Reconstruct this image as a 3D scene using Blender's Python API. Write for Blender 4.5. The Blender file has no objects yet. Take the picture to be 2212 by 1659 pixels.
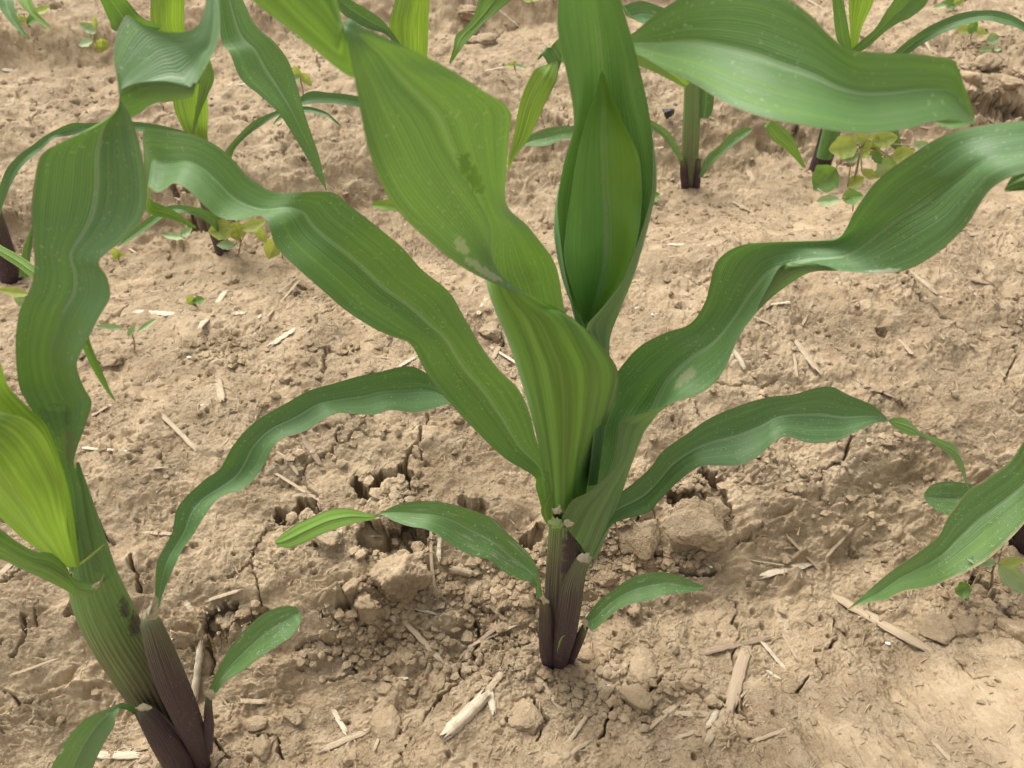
import bpy, math, random
import numpy as np
from mathutils import Vector, Matrix

# ------------------------------------------------------------------ camera, sky, sun, exposure
S = bpy.context.scene
C = S.collection
H = 0.42                       # camera height above the furrow floor (m)
PITCH = 43.0                   # degrees below the horizon
FPX, CX, CY = 1728.0, 1106.0, 829.5
cam_d = bpy.data.cameras.new('camera'); cam = bpy.data.objects.new('camera', cam_d); C.objects.link(cam)
cam.location = (0, 0, H); cam.rotation_euler = (math.radians(90 - PITCH), 0, 0)
cam_d.sensor_width = 36; cam_d.lens = 36 * FPX / 2212.0
cam_d.clip_start = 0.01; cam_d.clip_end = 300
cam_d.dof.use_dof = True; cam_d.dof.focus_distance = 0.42; cam_d.dof.aperture_fstop = 21
S.camera = cam
SUN_EL, SUN_AZ = 60.0, -42.0   # veiled sun beyond the field, to the left
w = bpy.data.worlds.new('World'); S.world = w; w.use_nodes = True
nt = w.node_tree; bg = nt.nodes['Background']
sky = nt.nodes.new('ShaderNodeTexSky'); sky.sky_type = 'NISHITA'; sky.sun_disc = False
sky.sun_elevation = math.radians(SUN_EL); sky.sun_rotation = math.radians(SUN_AZ)
sky.dust_density = 6.0; sky.air_density = 1.0; sky.ozone_density = 0.6
hs = nt.nodes.new('ShaderNodeHueSaturation'); hs.inputs['Saturation'].default_value = 0.06
nt.links.new(sky.outputs[0], hs.inputs['Color']); nt.links.new(hs.outputs[0], bg.inputs[0])
bg.inputs[1].default_value = 0.14
sd = bpy.data.lights.new('sun', 'SUN'); sd.energy = 1.35; sd.angle = math.radians(34); sd.color = (1.0, 0.94, 0.83)
sun = bpy.data.objects.new('sun', sd); C.objects.link(sun)
a, e = math.radians(SUN_AZ), math.radians(SUN_EL)
sdir = Vector((math.sin(a) * math.cos(e), math.cos(a) * math.cos(e), math.sin(e)))
sun.rotation_euler = sdir.to_track_quat('Z', 'Y').to_euler()
S.view_settings.view_transform = 'Standard'; S.view_settings.look = 'None'
S.view_settings.exposure = 0.82; S.view_settings.gamma = 1.0; S.view_settings.use_curve_mapping = False

# ------------------------------------------------------------------ numpy noise
rs = np.random.RandomState(7)
PERM = np.concatenate([rs.permutation(256)] * 2)
ANG = rs.rand(256) * 2 * np.pi
GX, GY = np.cos(ANG), np.sin(ANG)
RND = [rs.rand(256) for _ in range(4)]
def perlin(x, y, seed=0):
    x = x + seed * 17.31; y = y - seed * 9.77
    xi = np.floor(x).astype(np.int64); yi = np.floor(y).astype(np.int64)
    xf = x - xi; yf = y - yi
    u = xf * xf * xf * (xf * (xf * 6 - 15) + 10); v = yf * yf * yf * (yf * (yf * 6 - 15) + 10)
    xi &= 255; yi &= 255; x1 = (xi + 1) & 255; y1 = (yi + 1) & 255
    def g(ix, iy, dx, dy):
        h = PERM[PERM[ix] + iy]
        return GX[h] * dx + GY[h] * dy
    a = g(xi, yi, xf, yf); b = g(x1, yi, xf - 1, yf); c = g(xi, y1, xf, yf - 1); d = g(x1, y1, xf - 1, yf - 1)
    return (a + u * (b - a) + v * ((c + u * (d - c)) - (a + u * (b - a)))) * 1.5
def fbm(x, y, sc, n=4, seed=0, gain=0.5, ridged=False):
    s = 0; amp = 1.0; f = 1.0 / sc; t = 0
    for i in range(n):
        p = perlin(x * f, y * f, seed + i * 3)
        if ridged: p = 1 - 2 * np.abs(p)
        s = s + p * amp; t += amp; amp *= gain; f *= 2.03
    return s / t
def cell(x, y, sc, seed=0, jit=0.9):
    """F1, F2 and a random value of the nearest cell"""
    x = x / sc + seed * 3.7; y = y / sc - seed * 5.1
    xi = np.floor(x).astype(np.int64); yi = np.floor(y).astype(np.int64)
    f1 = np.full(x.shape, 9.0); f2 = np.full(x.shape, 9.0); r = np.zeros(x.shape)
    for dx in (-1, 0, 1):
        for dy in (-1, 0, 1):
            cx = xi + dx; cy = yi + dy
            h = PERM[PERM[cx & 255] + (cy & 255)]
            px = cx + 0.5 + (RND[0][h] - 0.5) * jit; py = cy + 0.5 + (RND[1][h] - 0.5) * jit
            d = np.hypot(px - x, py - y)
            near = d < f1
            f2 = np.where(near, f1, np.minimum(f2, d)); r = np.where(near, RND[2][h], r); f1 = np.where(near, d, f1)
    return f1, f2, r
def cellc(x, y, sc, seed=0, jit=0.95):
    """centre of the nearest cell and its random value"""
    X_ = x / sc + seed * 3.7; Y_ = y / sc - seed * 5.1
    xi = np.floor(X_).astype(np.int64); yi = np.floor(Y_).astype(np.int64)
    f1 = np.full(X_.shape, 9.0); ox = np.zeros(X_.shape); oy = np.zeros(X_.shape); r = np.zeros(X_.shape)
    for dx in (-1, 0, 1):
        for dy in (-1, 0, 1):
            cx = xi + dx; cy = yi + dy; h = PERM[PERM[cx & 255] + (cy & 255)]
            px = cx + 0.5 + (RND[0][h] - 0.5) * jit; py = cy + 0.5 + (RND[1][h] - 0.5) * jit
            d = np.hypot(px - X_, py - Y_); near = d < f1
            ox = np.where(near, px, ox); oy = np.where(near, py, oy); r = np.where(near, RND[3][h], r); f1 = np.where(near, d, f1)
    return (ox - seed * 3.7) * sc, (oy + seed * 5.1) * sc, r
def sst(a, b, x):
    t = np.clip((x - a) / (b - a), 0, 1); return t * t * (3 - 2 * t)

# ------------------------------------------------------------------ photo pixel -> ray  (photo measured at 2212 x 1659)
sp, cp = math.sin(math.radians(PITCH)), math.cos(math.radians(PITCH))
def ray(px, py):
    u = (px - CX) / FPX; v = (py - CY) / FPX
    return np.array([u, cp - v * sp, -sp - v * cp])
def atY(px, py, Y):
    d = ray(px, py); return np.array([0, 0, H]) + d * (Y / d[1])
def atplane(px, py, P, t, nx=0.0):
    d = ray(px, py); n = np.array([nx, -math.cos(math.radians(t)), math.sin(math.radians(t))])
    O = np.array([0, 0, H]); return O + d * (np.dot(n, P - O) / np.dot(n, d))

# ------------------------------------------------------------------ terrain height
RC = 1 / math.hypot(1, 0.25)
S1, SPC = 0.207, 0.479
def macro(x, y):
    wob = fbm(x, y, 0.22, 2, 40) * 0.03 + fbm(x, y, 0.07, 2, 41) * 0.012
    s = (y - 0.25 * x) * RC - S1
    ph = np.mod(s + 0.02 + wob * np.clip(np.abs(np.mod(s + .24, SPC) - .24) / .05, 0, 1), SPC)
    up = 0.72 * sst(0.030, 0.105, ph) + 0.28 * sst(0.09, 0.20, ph); dn = 1 - sst(0.27, 0.465, ph)
    return 0.068 * up * dn
FEAT = []                          # carved features: (points Nx2, half width, depth, kind)
def full(x, y, features=True, OUT=None):
    x = np.asarray(x, float); y = np.asarray(y, float)
    z = macro(x, y); x0, y0 = x, y
    y = y + 1.5 * z          # detail follows the slope, so steep faces are not streaked
    m1 = fbm(x, y, 0.11, 3, 1)
    fade = 1.0 / (1 + np.maximum(y0 - 1.6, 0) * 1.5)
    wx = x + fbm(x, y, 0.03, 3, 11) * 0.012; wy = y + fbm(x, y, 0.03, 3, 15) * 0.012
    z = z + m1 * 0.010
    z = z + fbm(wx, wy, 0.032, 4, 5, 0.5) * 0.0080
    rough = sst(-0.12, 0.42, fbm(x, y, 0.06, 3, 21))
    bank = np.mod((y0 - 0.25 * x0) * RC - S1 + 0.02, SPC)
    crumb = np.clip(sst(0.01, 0.035, bank) * (1 - sst(0.055, 0.10, bank)) * 1.3, 0, 1)
    crumb = crumb * sst(-0.25, 0.25, fbm(x, y, 0.05, 2, 23))
    z = z - np.abs(fbm(x, y, 0.0085, 4, 7, 0.62)) * 0.0028 * (0.25 + rough)
    f1, f2, r = cell(wx, wy, 0.0065, 2)
    z = z + np.clip(0.62 - f1, 0, 1) * 0.0032 * (0.05 + 0.45 * rough + 1.2 * crumb) * (0.3 + r)
    f1, f2, r = cell(wx, wy, 0.016, 5)
    z = z + np.sqrt(np.clip(0.55 - f1, 0, 1)) * 0.0085 * crumb * r + np.sqrt(np.clip(.45 - f1, 0, 1)) * .004 * np.clip(r * 3 - 2, 0, 1)
    z = z + fbm(x, y, 0.0030, 3, 9, 0.7) * 0.0012 * (0.4 + 0.8 * rough)
    # flaky ledges: terraced noise
    t = fbm(wx, wy, 0.022, 3, 31) * 3.2; ft = t - np.floor(t)
    z = z + (np.floor(t) + sst(0.44, 0.56, ft) - t) * 0.0026 * rough * fade
    t = fbm(x, y, 0.009, 3, 34, .6) * 3.0; ft = t - np.floor(t)
    z = z + (np.floor(t) + sst(0.44, 0.56, ft) - t) * 0.0011
    # pin holes and pits
    f1, f2, r = cell(x, y, 0.013, 8)
    z = z - np.clip(1 - f1 / (0.055 + 0.11 * np.mod(r * 7, 1)), 0, 1) ** 0.6 * 0.0050 * (r > 0.78)
    # shrinkage cracks
    cx_ = x + fbm(x, y, 0.02, 3, 51) * 0.014; cy_ = y + fbm(x, y, 0.02, 3, 55) * 0.014
    f1, f2, r = cell(cx_, cy_, 0.085, 12)
    msk = sst(0.08, 0.4, fbm(x, y, 0.08, 2, 58))
    z = z - (1 - sst(0.006, 0.020, (f2 - f1) * (1.4 - 0.5 * msk))) * 0.009 * msk
    if features and FEAT:
        x, y = x0, y0
        nz = fbm(x, y, 0.012, 3, 61)
        nz2 = perlin(x / 0.004, y / 0.004, 66)
        for P, hw, dep, kind in FEAT:
            rad = hw * 2.6 + 0.006
            lo = P.min(0) - rad; hi = P.max(0) + rad
            idx = np.where((x > lo[0]) & (x < hi[0]) & (y > lo[1]) & (y < hi[1]))
            if idx[0].size == 0: continue
            xx = x[idx]; yy = y[idx]
            if kind == 'crack':
                xx = xx + nz2[idx] * 0.0012 + nz[idx] * .002; yy = yy + nz[idx] * 0.003
            best = np.full(xx.shape, 9.0)
            if len(P) == 1:
                best = np.hypot(xx - P[0][0], yy - P[0][1])
            for i in range(len(P) - 1):
                ax, ay = P[i]; bx, by = P[i + 1]; L2 = (bx - ax) ** 2 + (by - ay) ** 2 + 1e-12
                tt = np.clip(((xx - ax) * (bx - ax) + (yy - ay) * (by - ay)) / L2, 0, 1)
                best = np.minimum(best, np.hypot(xx - ax - tt * (bx - ax), yy - ay - tt * (by - ay)))
            if kind == 'crack':
                wloc = hw * (0.75 + 0.9 * nz[idx])
                m = 1 - sst(wloc * 0.55, wloc * 1.15, best)
                z[idx] = z[idx] - m * dep
            elif kind == 'hole':
                zn = nz2[idx]
                hx, hy, hr = cellc(xx + zn * .0012, yy + nz[idx] * .004, 0.0058, 21)
                bx_, by_ = xx * .25 + hx * .75, yy * .25 + hy * .75; bl = np.full(xx.shape, 9.0); nd = np.full(xx.shape, 9.0); ox_ = np.zeros(xx.shape); oy_ = np.zeros(xx.shape)
                if len(P) == 1: bl = np.hypot(bx_ - P[0][0], by_ - P[0][1])
                for i in range(len(P) - 1):
                    ax, ay = P[i]; bx, by = P[i + 1]; L2 = (bx - ax) ** 2 + (by - ay) ** 2 + 1e-12
                    tt = np.clip(((bx_ - ax) * (bx - ax) + (by_ - ay) * (by - ay)) / L2, 0, 1)
                    bl = np.minimum(bl, np.hypot(bx_ - ax - tt * (bx - ax), by_ - ay - tt * (by - ay)))
                    if OUT is not None:
                        t2 = np.clip(((xx - ax) * (bx - ax) + (yy - ay) * (by - ay)) / L2, 0, 1)
                        ex, ey = xx - ax - t2 * (bx - ax), yy - ay - t2 * (by - ay); ed = np.hypot(ex, ey); nr_ = ed < nd
                        nd = np.where(nr_, ed, nd); ox_ = np.where(nr_, ex / (ed + 1e-6), ox_); oy_ = np.where(nr_, ey / (ed + 1e-6), oy_)
                bb = bl / hw + nz[idx] * 0.5 + zn * 0.12
                m = 1 - sst(0.86, 1.02, bb)
                z[idx] = z[idx] - m * dep * (0.55 + 0.55 * np.clip(1 - bb, 0, 1) + 0.45 * (hr - .5) + .12 * zn)
                if OUT is not None:
                    am = min(0.009, hw * .9) * sst(0.25, 0.85, m) * sst(0.25, 0.8, bb); OUT[0][idx] += ox_ * am; OUT[1][idx] += oy_ * am
                rim = (1 - sst(0.0, 0.75, np.abs(bb - 1.45)))
                z[idx] = z[idx] + rim * (hr - .35) * 0.0055 * (1 - m)
            elif kind == 'pin':
                m = 1 - sst(0.7, 1.1, best / hw + nz2[idx] * .2)
                z[idx] = z[idx] - m * dep
    return z
def hit(px, py, fn=macro):
    d = ray(px, py); t = np.linspace(0.15, 2.6, 700)
    X = d[0] * t; Y = d[1] * t; Z = H + d[2] * t
    g = fn(X, Y); below = np.where(Z < g)[0]
    i = below[0] if len(below) else len(t) - 1
    return np.array([X[i], Y[i], g[i]]), t[i]
def crack(pts, wpx, dep=0.012):
    Q = [hit(*p) for p in pts]; hw = max(wpx / 2 * np.mean([q[1] for q in Q]) / FPX, 0.0005)
    FEAT.append((np.array([q[0][:2] for q in Q]), hw, dep, 'crack'))
def hole(pts, wpx, dep=0.03, kind='hole'):
    Q = [hit(*p) for p in pts]; hw = wpx / 2 * np.mean([q[1] for q in Q]) / FPX
    FEAT.append((np.array([q[0][:2] for q in Q]), hw, dep * (.75 if kind == 'hole' else 1), kind))
for pts, wd in [
    ([(921,889),(923,905),(911,933),(909,964),(883,988),(878,1012)],6), ([(878,985),(905,1000),(930,1015)],3),
    ([(1952,587),(1974,606),(1980,630),(1988,653),(2032,675),(2058,697),(2065,712),(2098,719),(2138,733)],5),
    ([(2191,748),(2195,774),(2178,807),(2189,839),(2211,865)],6),
    ([(1835,945),(1831,971),(1820,1000),(1776,1015),(1776,1033),(1765,1051)],5), ([(1835,996),(1868,1007)],3),
    ([(1499,876),(1505,895),(1513,916)],5), ([(1650,985),(1668,1000),(1720,1012)],3),
    ([(1802,1336),(1809,1372),(1791,1405),(1755,1412)],5), ([(1765,1427),(1767,1449)],7), ([(1747,1460),(1722,1496)],5),
    ([(1988,1394),(2017,1387),(2050,1379)],3), ([(1700,1060),(1745,1045)],4),
    ([(852,1390),(796,1394),(780,1412),(765,1432),(768,1460),(702,1471)],6),
    ([(576,1136),(555,1185),(544,1219),(550,1250),(562,1275),(565,1310)],4), ([(544,1225),(520,1240),(499,1254)],5),
    ([(209,1118),(220,1146),(248,1171)],8), ([(283,1209),(297,1244),(303,1268)],11),
    ([(52,1330),(59,1387),(52,1415),(30,1430)],15), ([(0,1268),(28,1254),(48,1230)],5), ([(84,1296),(75,1352)],3),
    ([(460,1404),(467,1429),(453,1464)],11), ([(468,1603),(480,1625),(495,1645)],12), ([(0,1400),(20,1390)],6),
    ([(612,61),(635,70),(650,92)],3), ([(677,106),(685,125),(691,147)],3),
    ([(1105,349),(1125,345),(1147,352),(1180,350),(1215,356)],3), ([(1071,72),(1095,66),(1119,58)],6),
    ([(2061,110),(2090,104),(2116,106)],6), ([(1404,290),(1420,265)],3),
    ([(878,1012),(885,1060),(868,1100)],9), ([(1120,1400),(1100,1440),(1150,1440)],7), ([(1165,1365),(1185,1400)],12),
    ([(1390,1110),(1372,1135),(1378,1160)],13), ([(1378,1160),(1420,1205),(1480,1240),(1540,1240)],14),
    ([(1410,1100),(1425,1130)],8), ([(745,1290),(760,1330),(800,1360)],9), ([(1040,1500),(1010,1540)],6),
    ([(1170,1440),(1200,1480),(1250,1500)],8), ([(1290,1500),(1320,1540),(1300,1590)],7), ([(1330,1470),(1345,1500),(1400,1500),(1430,1470)],9),
    ([(1150,1510),(1180,1560),(1160,1600)],8), ([(560,1590),(600,1600),(610,1640)],8), ([(20,1500),(70,1530),(110,1500)],6),
    ([(1010,1330),(1040,1360),(1035,1400)],8), ([(700,1330),(740,1360),(730,1420)],6), ([(640,1400),(690,1380),(745,1400)],6),
    ([(1085,700),(1095,720),(1085,740)],5), ([(2060,1430),(2100,1470),(2140,1465)],4)]:
    crack(pts, wd)
for pts, wd, dp in [
    ([(785,1060),(830,1045),(880,1020)],34,.03), ([(602,1130),(622,1108),(660,1100),(692,1106)],26,.026),
    ([(805,1165),(850,1180),(905,1160)],64,.022), ([(1458,1085),(1500,1066),(1545,1076),(1532,1022)],38,.032),
    ([(1132,1165),(1160,1160)],30,.02), ([(462,1368),(510,1348),(566,1338)],32,.02), ([(150,1340),(185,1330)],24,.02),
    ([(380,415),(425,412)],22,.02), ([(430,498),(500,505)],30,.02), ([(2092,236),(2160,244),(2212,250)],34,.028),
    ([(1560,1100),(1575,1120)],26,.02), ([(1000,1100),(1045,1110)],18,.014), ([(745,1310),(770,1330)],20,.014),
    ([(1900,722),(1912,716)],13,.012), ([(1680,815),(1695,808)],11,.012), ([(1468,670),(1472,690)],9,.012),
    ([(1200,1445),(1225,1440)],22,.012), ([(2110,1250),(2150,1280),(2160,1320)],34,.014), ([(650,610),(640,640)],14,.012),
    ([(1030,75),(1060,90)],14,.015), ([(505,258),(540,262)],10,.012), ([(2075,150),(2110,165)],12,.01),
    ([(1715,300),(1735,330)],18,.012), ([(1640,320),(1700,330)],12,.008), ([(1820,355),(1850,350)],16,.014),
    ([(915,1520),(925,1535)],13,.012), ([(885,1600),(860,1650)],10,.01)]:
    hole(pts, wd, dp)
for x, y, r in [(629,837,8),(1742,701,5),(1451,914,4),(2151,1478,6),(161,219,10),(243,178,8),(60,256,7),(126,232,6),(106,232,5),
    (82,227,4),(20,205,6),(198,195,5),(27,263,9),(8,285,8),(530,232,9),(489,239,6),(510,178,6),(120,14,12),(560,255,5),(70,290,6),
    (300,265,6),(1470,350,5),(765,760,5),(1895,775,4),(2090,650,4),(1620,1600,5),(1180,180,4),(240,200,5),(580,200,4),(175,150,4),(640,300,4)]:
    hole([(x, y)], r * 2, 0.012, 'pin')

# ------------------------------------------------------------------ mesh helpers
def mesh_np(name, V, F, mat=None, parent=None, smooth=True, uv=None, link=True):
    V = np.asarray(V, np.float32); F = np.asarray(F, np.int32)
    me = bpy.data.meshes.new(name)
    me.vertices.add(len(V)); me.vertices.foreach_set('co', V.ravel())
    k = F.shape[1]
    me.loops.add(F.size); me.loops.foreach_set('vertex_index', F.ravel())
    me.polygons.add(len(F)); me.polygons.foreach_set('loop_start', np.arange(0, F.size, k, dtype=np.int32))
    try: me.polygons.foreach_set('loop_total', np.full(len(F), k, np.int32))
    except Exception: pass
    me.polygons.foreach_set('use_smooth', np.full(len(F), smooth, bool))
    if uv is not None:
        l = me.uv_layers.new(name='UVMap'); l.data.foreach_set('uv', np.asarray(uv, np.float32)[F.ravel()].ravel())
    me.update(calc_edges=True); me.validate()
    if mat: me.materials.append(mat)
    o = bpy.data.objects.new(name, me)
    if link: C.objects.link(o)
    if parent: o.parent = parent; o.matrix_parent_inverse = Matrix.Translation(parent.location).inverted()
    return o
def gridF(nu, nv):
    i = np.arange(nv - 1)[:, None] * nu + np.arange(nu - 1)[None, :]
    return np.stack([i, i + 1, i + nu + 1, i + nu], -1).reshape(-1, 4)
def thing(name, label, cat, loc, group=None):
    o = bpy.data.objects.new(name, None); C.objects.link(o); o.location = loc; o.empty_display_size = 0.02
    o['label'] = label; o['category'] = cat
    if group: o['group'] = group
    return o
def tag(o, label, cat, group=None):
    o['label'] = label; o['category'] = cat
    if group: o['group'] = group
    return o
def cr(P, n):
    """Catmull-Rom through the rows of P, n samples; P is (k, ...)"""
    P = np.asarray(P, float); k = len(P)
    if k == 2:
        t = np.linspace(0, 1, n).reshape((-1,) + (1,) * (P.ndim - 1)); return P[0] * (1 - t) + P[1] * t
    E = np.concatenate([[2 * P[0] - P[1]], P, [2 * P[-1] - P[-2]]])
    s = np.linspace(0, k - 1, n); i = np.minimum(s.astype(int), k - 2); t = (s - i).reshape((-1,) + (1,) * (P.ndim - 1))
    a, b, c, d = E[i], E[i + 1], E[i + 2], E[i + 3]
    return 0.5 * (2 * b + (c - a) * t + (2 * a - 5 * b + 4 * c - d) * t ** 2 + (3 * b - a - 3 * c + d) * t ** 3)

# ------------------------------------------------------------------ materials
def newmat(name):
    m = bpy.data.materials.new(name); m.use_nodes = True; n = m.node_tree
    for x in list(n.nodes): n.nodes.remove(x)
    return m, n
class G:
    """small node-graph helper"""
    def __init__(s, n): s.n = n
    def node(s, t, ins=None, **kw):
        x = s.n.nodes.new(t)
        for k, v in kw.items(): setattr(x, k, v)
        for k, v in (ins or {}).items():
            if hasattr(v, 'is_linked') or isinstance(v, bpy.types.NodeSocket): s.n.links.new(v, x.inputs[k])
            else: x.inputs[k].default_value = v
        return x
    def math(s, op, a, b=0.0, c=0.0, clamp=False):
        x = s.node('ShaderNodeMath', {0: a, 1: b, 2: c}, operation=op, use_clamp=clamp); return x.outputs[0]
    def mix(s, f, a, b, mode='MIX'):
        x = s.n.nodes.new('ShaderNodeMix'); x.data_type = 'RGBA'; x.blend_type = mode
        for i, v in ((0, f), (6, a), (7, b)):
            if isinstance(v, bpy.types.NodeSocket): s.n.links.new(v, x.inputs[i])
            else: x.inputs[i].default_value = v if i == 0 else (*v[:3], 1)
        return x.outputs[2]
    def noise(s, vec, scale, detail=3, rough=0.5, dist=0.0):
        x = s.node('ShaderNodeTexNoise', {'Vector': vec, 'Scale': scale, 'Detail': detail, 'Roughness': rough, 'Distortion': dist}); return x.outputs[0]
    def ramp(s, v, a, b, lo=0.0, hi=1.0):
        x = s.node('ShaderNodeMapRange', {0: v, 1: a, 2: b, 3: lo, 4: hi}, interpolation_type='SMOOTHSTEP'); return x.outputs[0]
    def xyz(s, x, y, z=0.0): return s.node('ShaderNodeCombineXYZ', {0: x, 1: y, 2: z}).outputs[0]
def leaf_mat(name, top, light, under, vein=(0.30, 0.42, 0.22), stripe=0.5, yellow=0.0, dust=0.25, rough=0.50, edge=(0.16, 0.10, 0.06), tipbrown=0.0, spots=(), dth=0.61, mid=0.60, transl=0.3, tcol=(0.22, 0.42, 0.03)):
    if not name.startswith('weed'): top = [c * 1.12 for c in top]; light = [c * 1.16 for c in light]
    m, n = newmat(name); g = G(n)
    uv = g.node('ShaderNodeUVMap').outputs[0]; sx = g.node('ShaderNodeSeparateXYZ', {0: uv}); u, v = sx.outputs[0], sx.outputs[1]
    oi = g.node('ShaderNodeObjectInfo').outputs['Random']; rz = g.math('MULTIPLY', oi, 37.0)
    pos = g.node('ShaderNodeTexCoord').outputs['Object']
    s1 = g.noise(g.xyz(g.math('MULTIPLY', u, 16.0), g.math('MULTIPLY', v, 1.6), rz), 1.0, 4, 0.65)
    s2 = g.noise(g.xyz(g.math('MULTIPLY', u, 115.0), g.math('MULTIPLY', v, 2.5), rz), 1.0, 2, 0.5)
    s3 = g.noise(g.xyz(g.math('MULTIPLY', u, 3.0), g.math('MULTIPLY', v, 3.5), rz), 1.0, 3, 0.6)
    col = g.mix(g.ramp(s1, 0.22, 0.82), top, light)
    col = g.mix(g.math('MULTIPLY', g.ramp(s2, 0.45, 0.68), 0.22), col, vein)
    col = g.mix(g.ramp(s3, 0.40, 0.75, 0, 0.45), col, [c * 1.35 for c in light])
    if yellow:
        ys = g.math('MULTIPLY', g.ramp(s1, 0.50, 0.66), g.ramp(s3, 0.42, 0.6))
        col = g.mix(g.math('MULTIPLY', ys, yellow), col, (0.20, 0.32, 0.030))
    du = g.math('ABSOLUTE', g.math('SUBTRACT', u, 0.5))
    mw = g.math('MULTIPLY_ADD', v, -0.020, 0.034)
    mr = g.math('SUBTRACT', 1.0, g.node('ShaderNodeMapRange', {0: g.math('DIVIDE', du, mw), 1: 0.35, 2: 1.35, 3: 0, 4: 1}, interpolation_type='SMOOTHSTEP').outputs[0])
    mrib = g.math('MULTIPLY', mr, mid)
    col = g.mix(g.math('MULTIPLY', mrib, g.ramp(v, 1.0, 0.55)), col, vein)
    # fine secondary veins
    sw = g.math('SINE', g.math('ADD', g.math('MULTIPLY', u, 270.0), g.math('MULTIPLY', s1, 9.0))); vl = g.ramp(sw, 0.45, 1.0)
    col = g.mix(g.math('MULTIPLY', vl, 0.21 * stripe * 2), col, vein)
    col = g.mix(g.math('MULTIPLY', g.ramp(sw, -0.5, -1.0), 0.30 * stripe * 2), col, [c * 0.55 for c in top])
    # dust flecks and rubbed patches
    d1 = g.noise(pos, 900.0, 2, 0.5); d2 = g.noise(pos, 60.0, 3, 0.6)
    fl = g.math('MULTIPLY', g.ramp(d1, 0.63, 0.70), g.ramp(d2, 0.40, 0.58))
    col = g.mix(g.math('MULTIPLY', fl, dust * 1.8), col, (0.42, 0.44, 0.30))
    d3 = g.noise(g.xyz(g.math('MULTIPLY', u, 7.0), g.math('MULTIPLY', v, 9.0), rz), 1.0, 5, 0.7)
    col = g.mix(g.math('MULTIPLY', g.ramp(d3, dth, dth + 0.13), dust), col, (0.36, 0.36, 0.27))
    for (su, sv, ru, rv, sc_, st_) in spots:
        du_ = g.math('DIVIDE', g.math('SUBTRACT', u, su), ru); dv_ = g.math('DIVIDE', g.math('SUBTRACT', v, sv), rv)
        rr_ = g.math('ADD', g.math('ADD', g.math('MULTIPLY', du_, du_), g.math('MULTIPLY', dv_, dv_)), g.math('MULTIPLY', g.math('SUBTRACT', g.noise(pos, 420.0, 5, 0.7), 0.5), 5.5))
        col = g.mix(g.math('MULTIPLY', g.ramp(rr_, 1.35, 0.35), st_), col, sc_)
    und = g.mix(g.ramp(s1, 0.38, 0.62), [c * .75 for c in under], [c * 1.45 for c in under])
    und = g.mix(g.math('MULTIPLY', g.math('ADD', g.ramp(s2, 0.5, 0.7), mrib), 0.3), und, (0.34, 0.46, 0.16))
    bf = g.node('ShaderNodeNewGeometry').outputs['Backfacing']
    col = g.mix(bf, col, und)
    col = g.mix(g.ramp(du, 0.482, 0.497, 0, 0.75), col, edge)
    if tipbrown:
        bn = g.math('ADD', v, g.math('MULTIPLY', g.math('SUBTRACT', d3, 0.5), 0.12)); eb = g.math('MULTIPLY', g.ramp(du, 0.44, 0.5), g.ramp(d3, 0.42, 0.6))
        col = g.mix(g.math('MAXIMUM', g.ramp(bn, 1.0 - tipbrown, 1.02 - tipbrown * 0.6), eb), col, (0.42, 0.30, 0.15))
    bh = g.math('ADD', g.math('MULTIPLY', s2, 0.6), g.math('MULTIPLY', sw, 0.22))
    bump = g.node('ShaderNodeBump', {'Strength': 0.22, 'Distance': 0.0006, 'Height': bh})
    p = g.node('ShaderNodeBsdfPrincipled', {'Base Color': col, 'Roughness': g.ramp(s1, 0.3, 0.7, rough - 0.05, rough + 0.12), 'Specular IOR Level': 0.45, 'Normal': bump.outputs[0]})
    p.inputs['Sheen Weight'].default_value = 0.10; p.inputs['Sheen Roughness'].default_value = 0.45; p.inputs['Sheen Tint'].default_value = (0.85, 1.0, 0.9, 1)
    tr = g.node('ShaderNodeBsdfTranslucent', {'Color': g.mix(g.ramp(s1, .35, .7), tcol, [c * 1.35 for c in tcol]), 'Normal': bump.outputs[0]})
    mx = g.node('ShaderNodeMixShader', {0: transl, 1: p.outputs[0], 2: tr.outputs[0]})
    o = g.node('ShaderNodeOutputMaterial', {0: mx.outputs[0]})
    return m
M = {}
M['leaf'] = leaf_mat('leaf_green', (0.052, 0.128, 0.028), (0.078, 0.172, 0.038), (0.125, 0.225, 0.036), yellow=0.32, tcol=(0.15, 0.29, 0.025), transl=0.24)
M['leaf_roll'] = leaf_mat('leaf_green_marked', (0.052, 0.124, 0.042), (0.080, 0.170, 0.058), (0.128, 0.262, 0.032), yellow=0.15, tcol=(0.16, 0.30, 0.025), transl=0.26,
    spots=[(0.55, 0.455, 0.085, 0.030, (0.006, 0.022, 0.020), 1.0), (0.13, 0.408, 0.05, 0.012, (0.42, 0.40, 0.30), 0.85), (0.07, 0.372, 0.045, 0.026, (0.40, 0.38, 0.28), 0.8)])
M['leaf_dark'] = leaf_mat('leaf_dark_green', (0.044, 0.106, 0.028), (0.066, 0.146, 0.040), (0.125, 0.225, 0.040), yellow=0.10, tcol=(0.10, 0.21, 0.03), transl=0.2)
M['leaf_blue'] = leaf_mat('leaf_blue_green', (0.050, 0.120, 0.034), (0.076, 0.164, 0.046), (0.085, 0.170, 0.048), vein=(0.32, 0.42, 0.24), yellow=0.12, tcol=(0.11, 0.24, 0.03), transl=0.22,
    spots=[(0.96, 0.615, 0.05, 0.02, (0.50, 0.50, 0.38), 0.8), (0.62, 0.30, 0.06, 0.02, (0.30, 0.30, 0.18), 0.7)])
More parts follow.
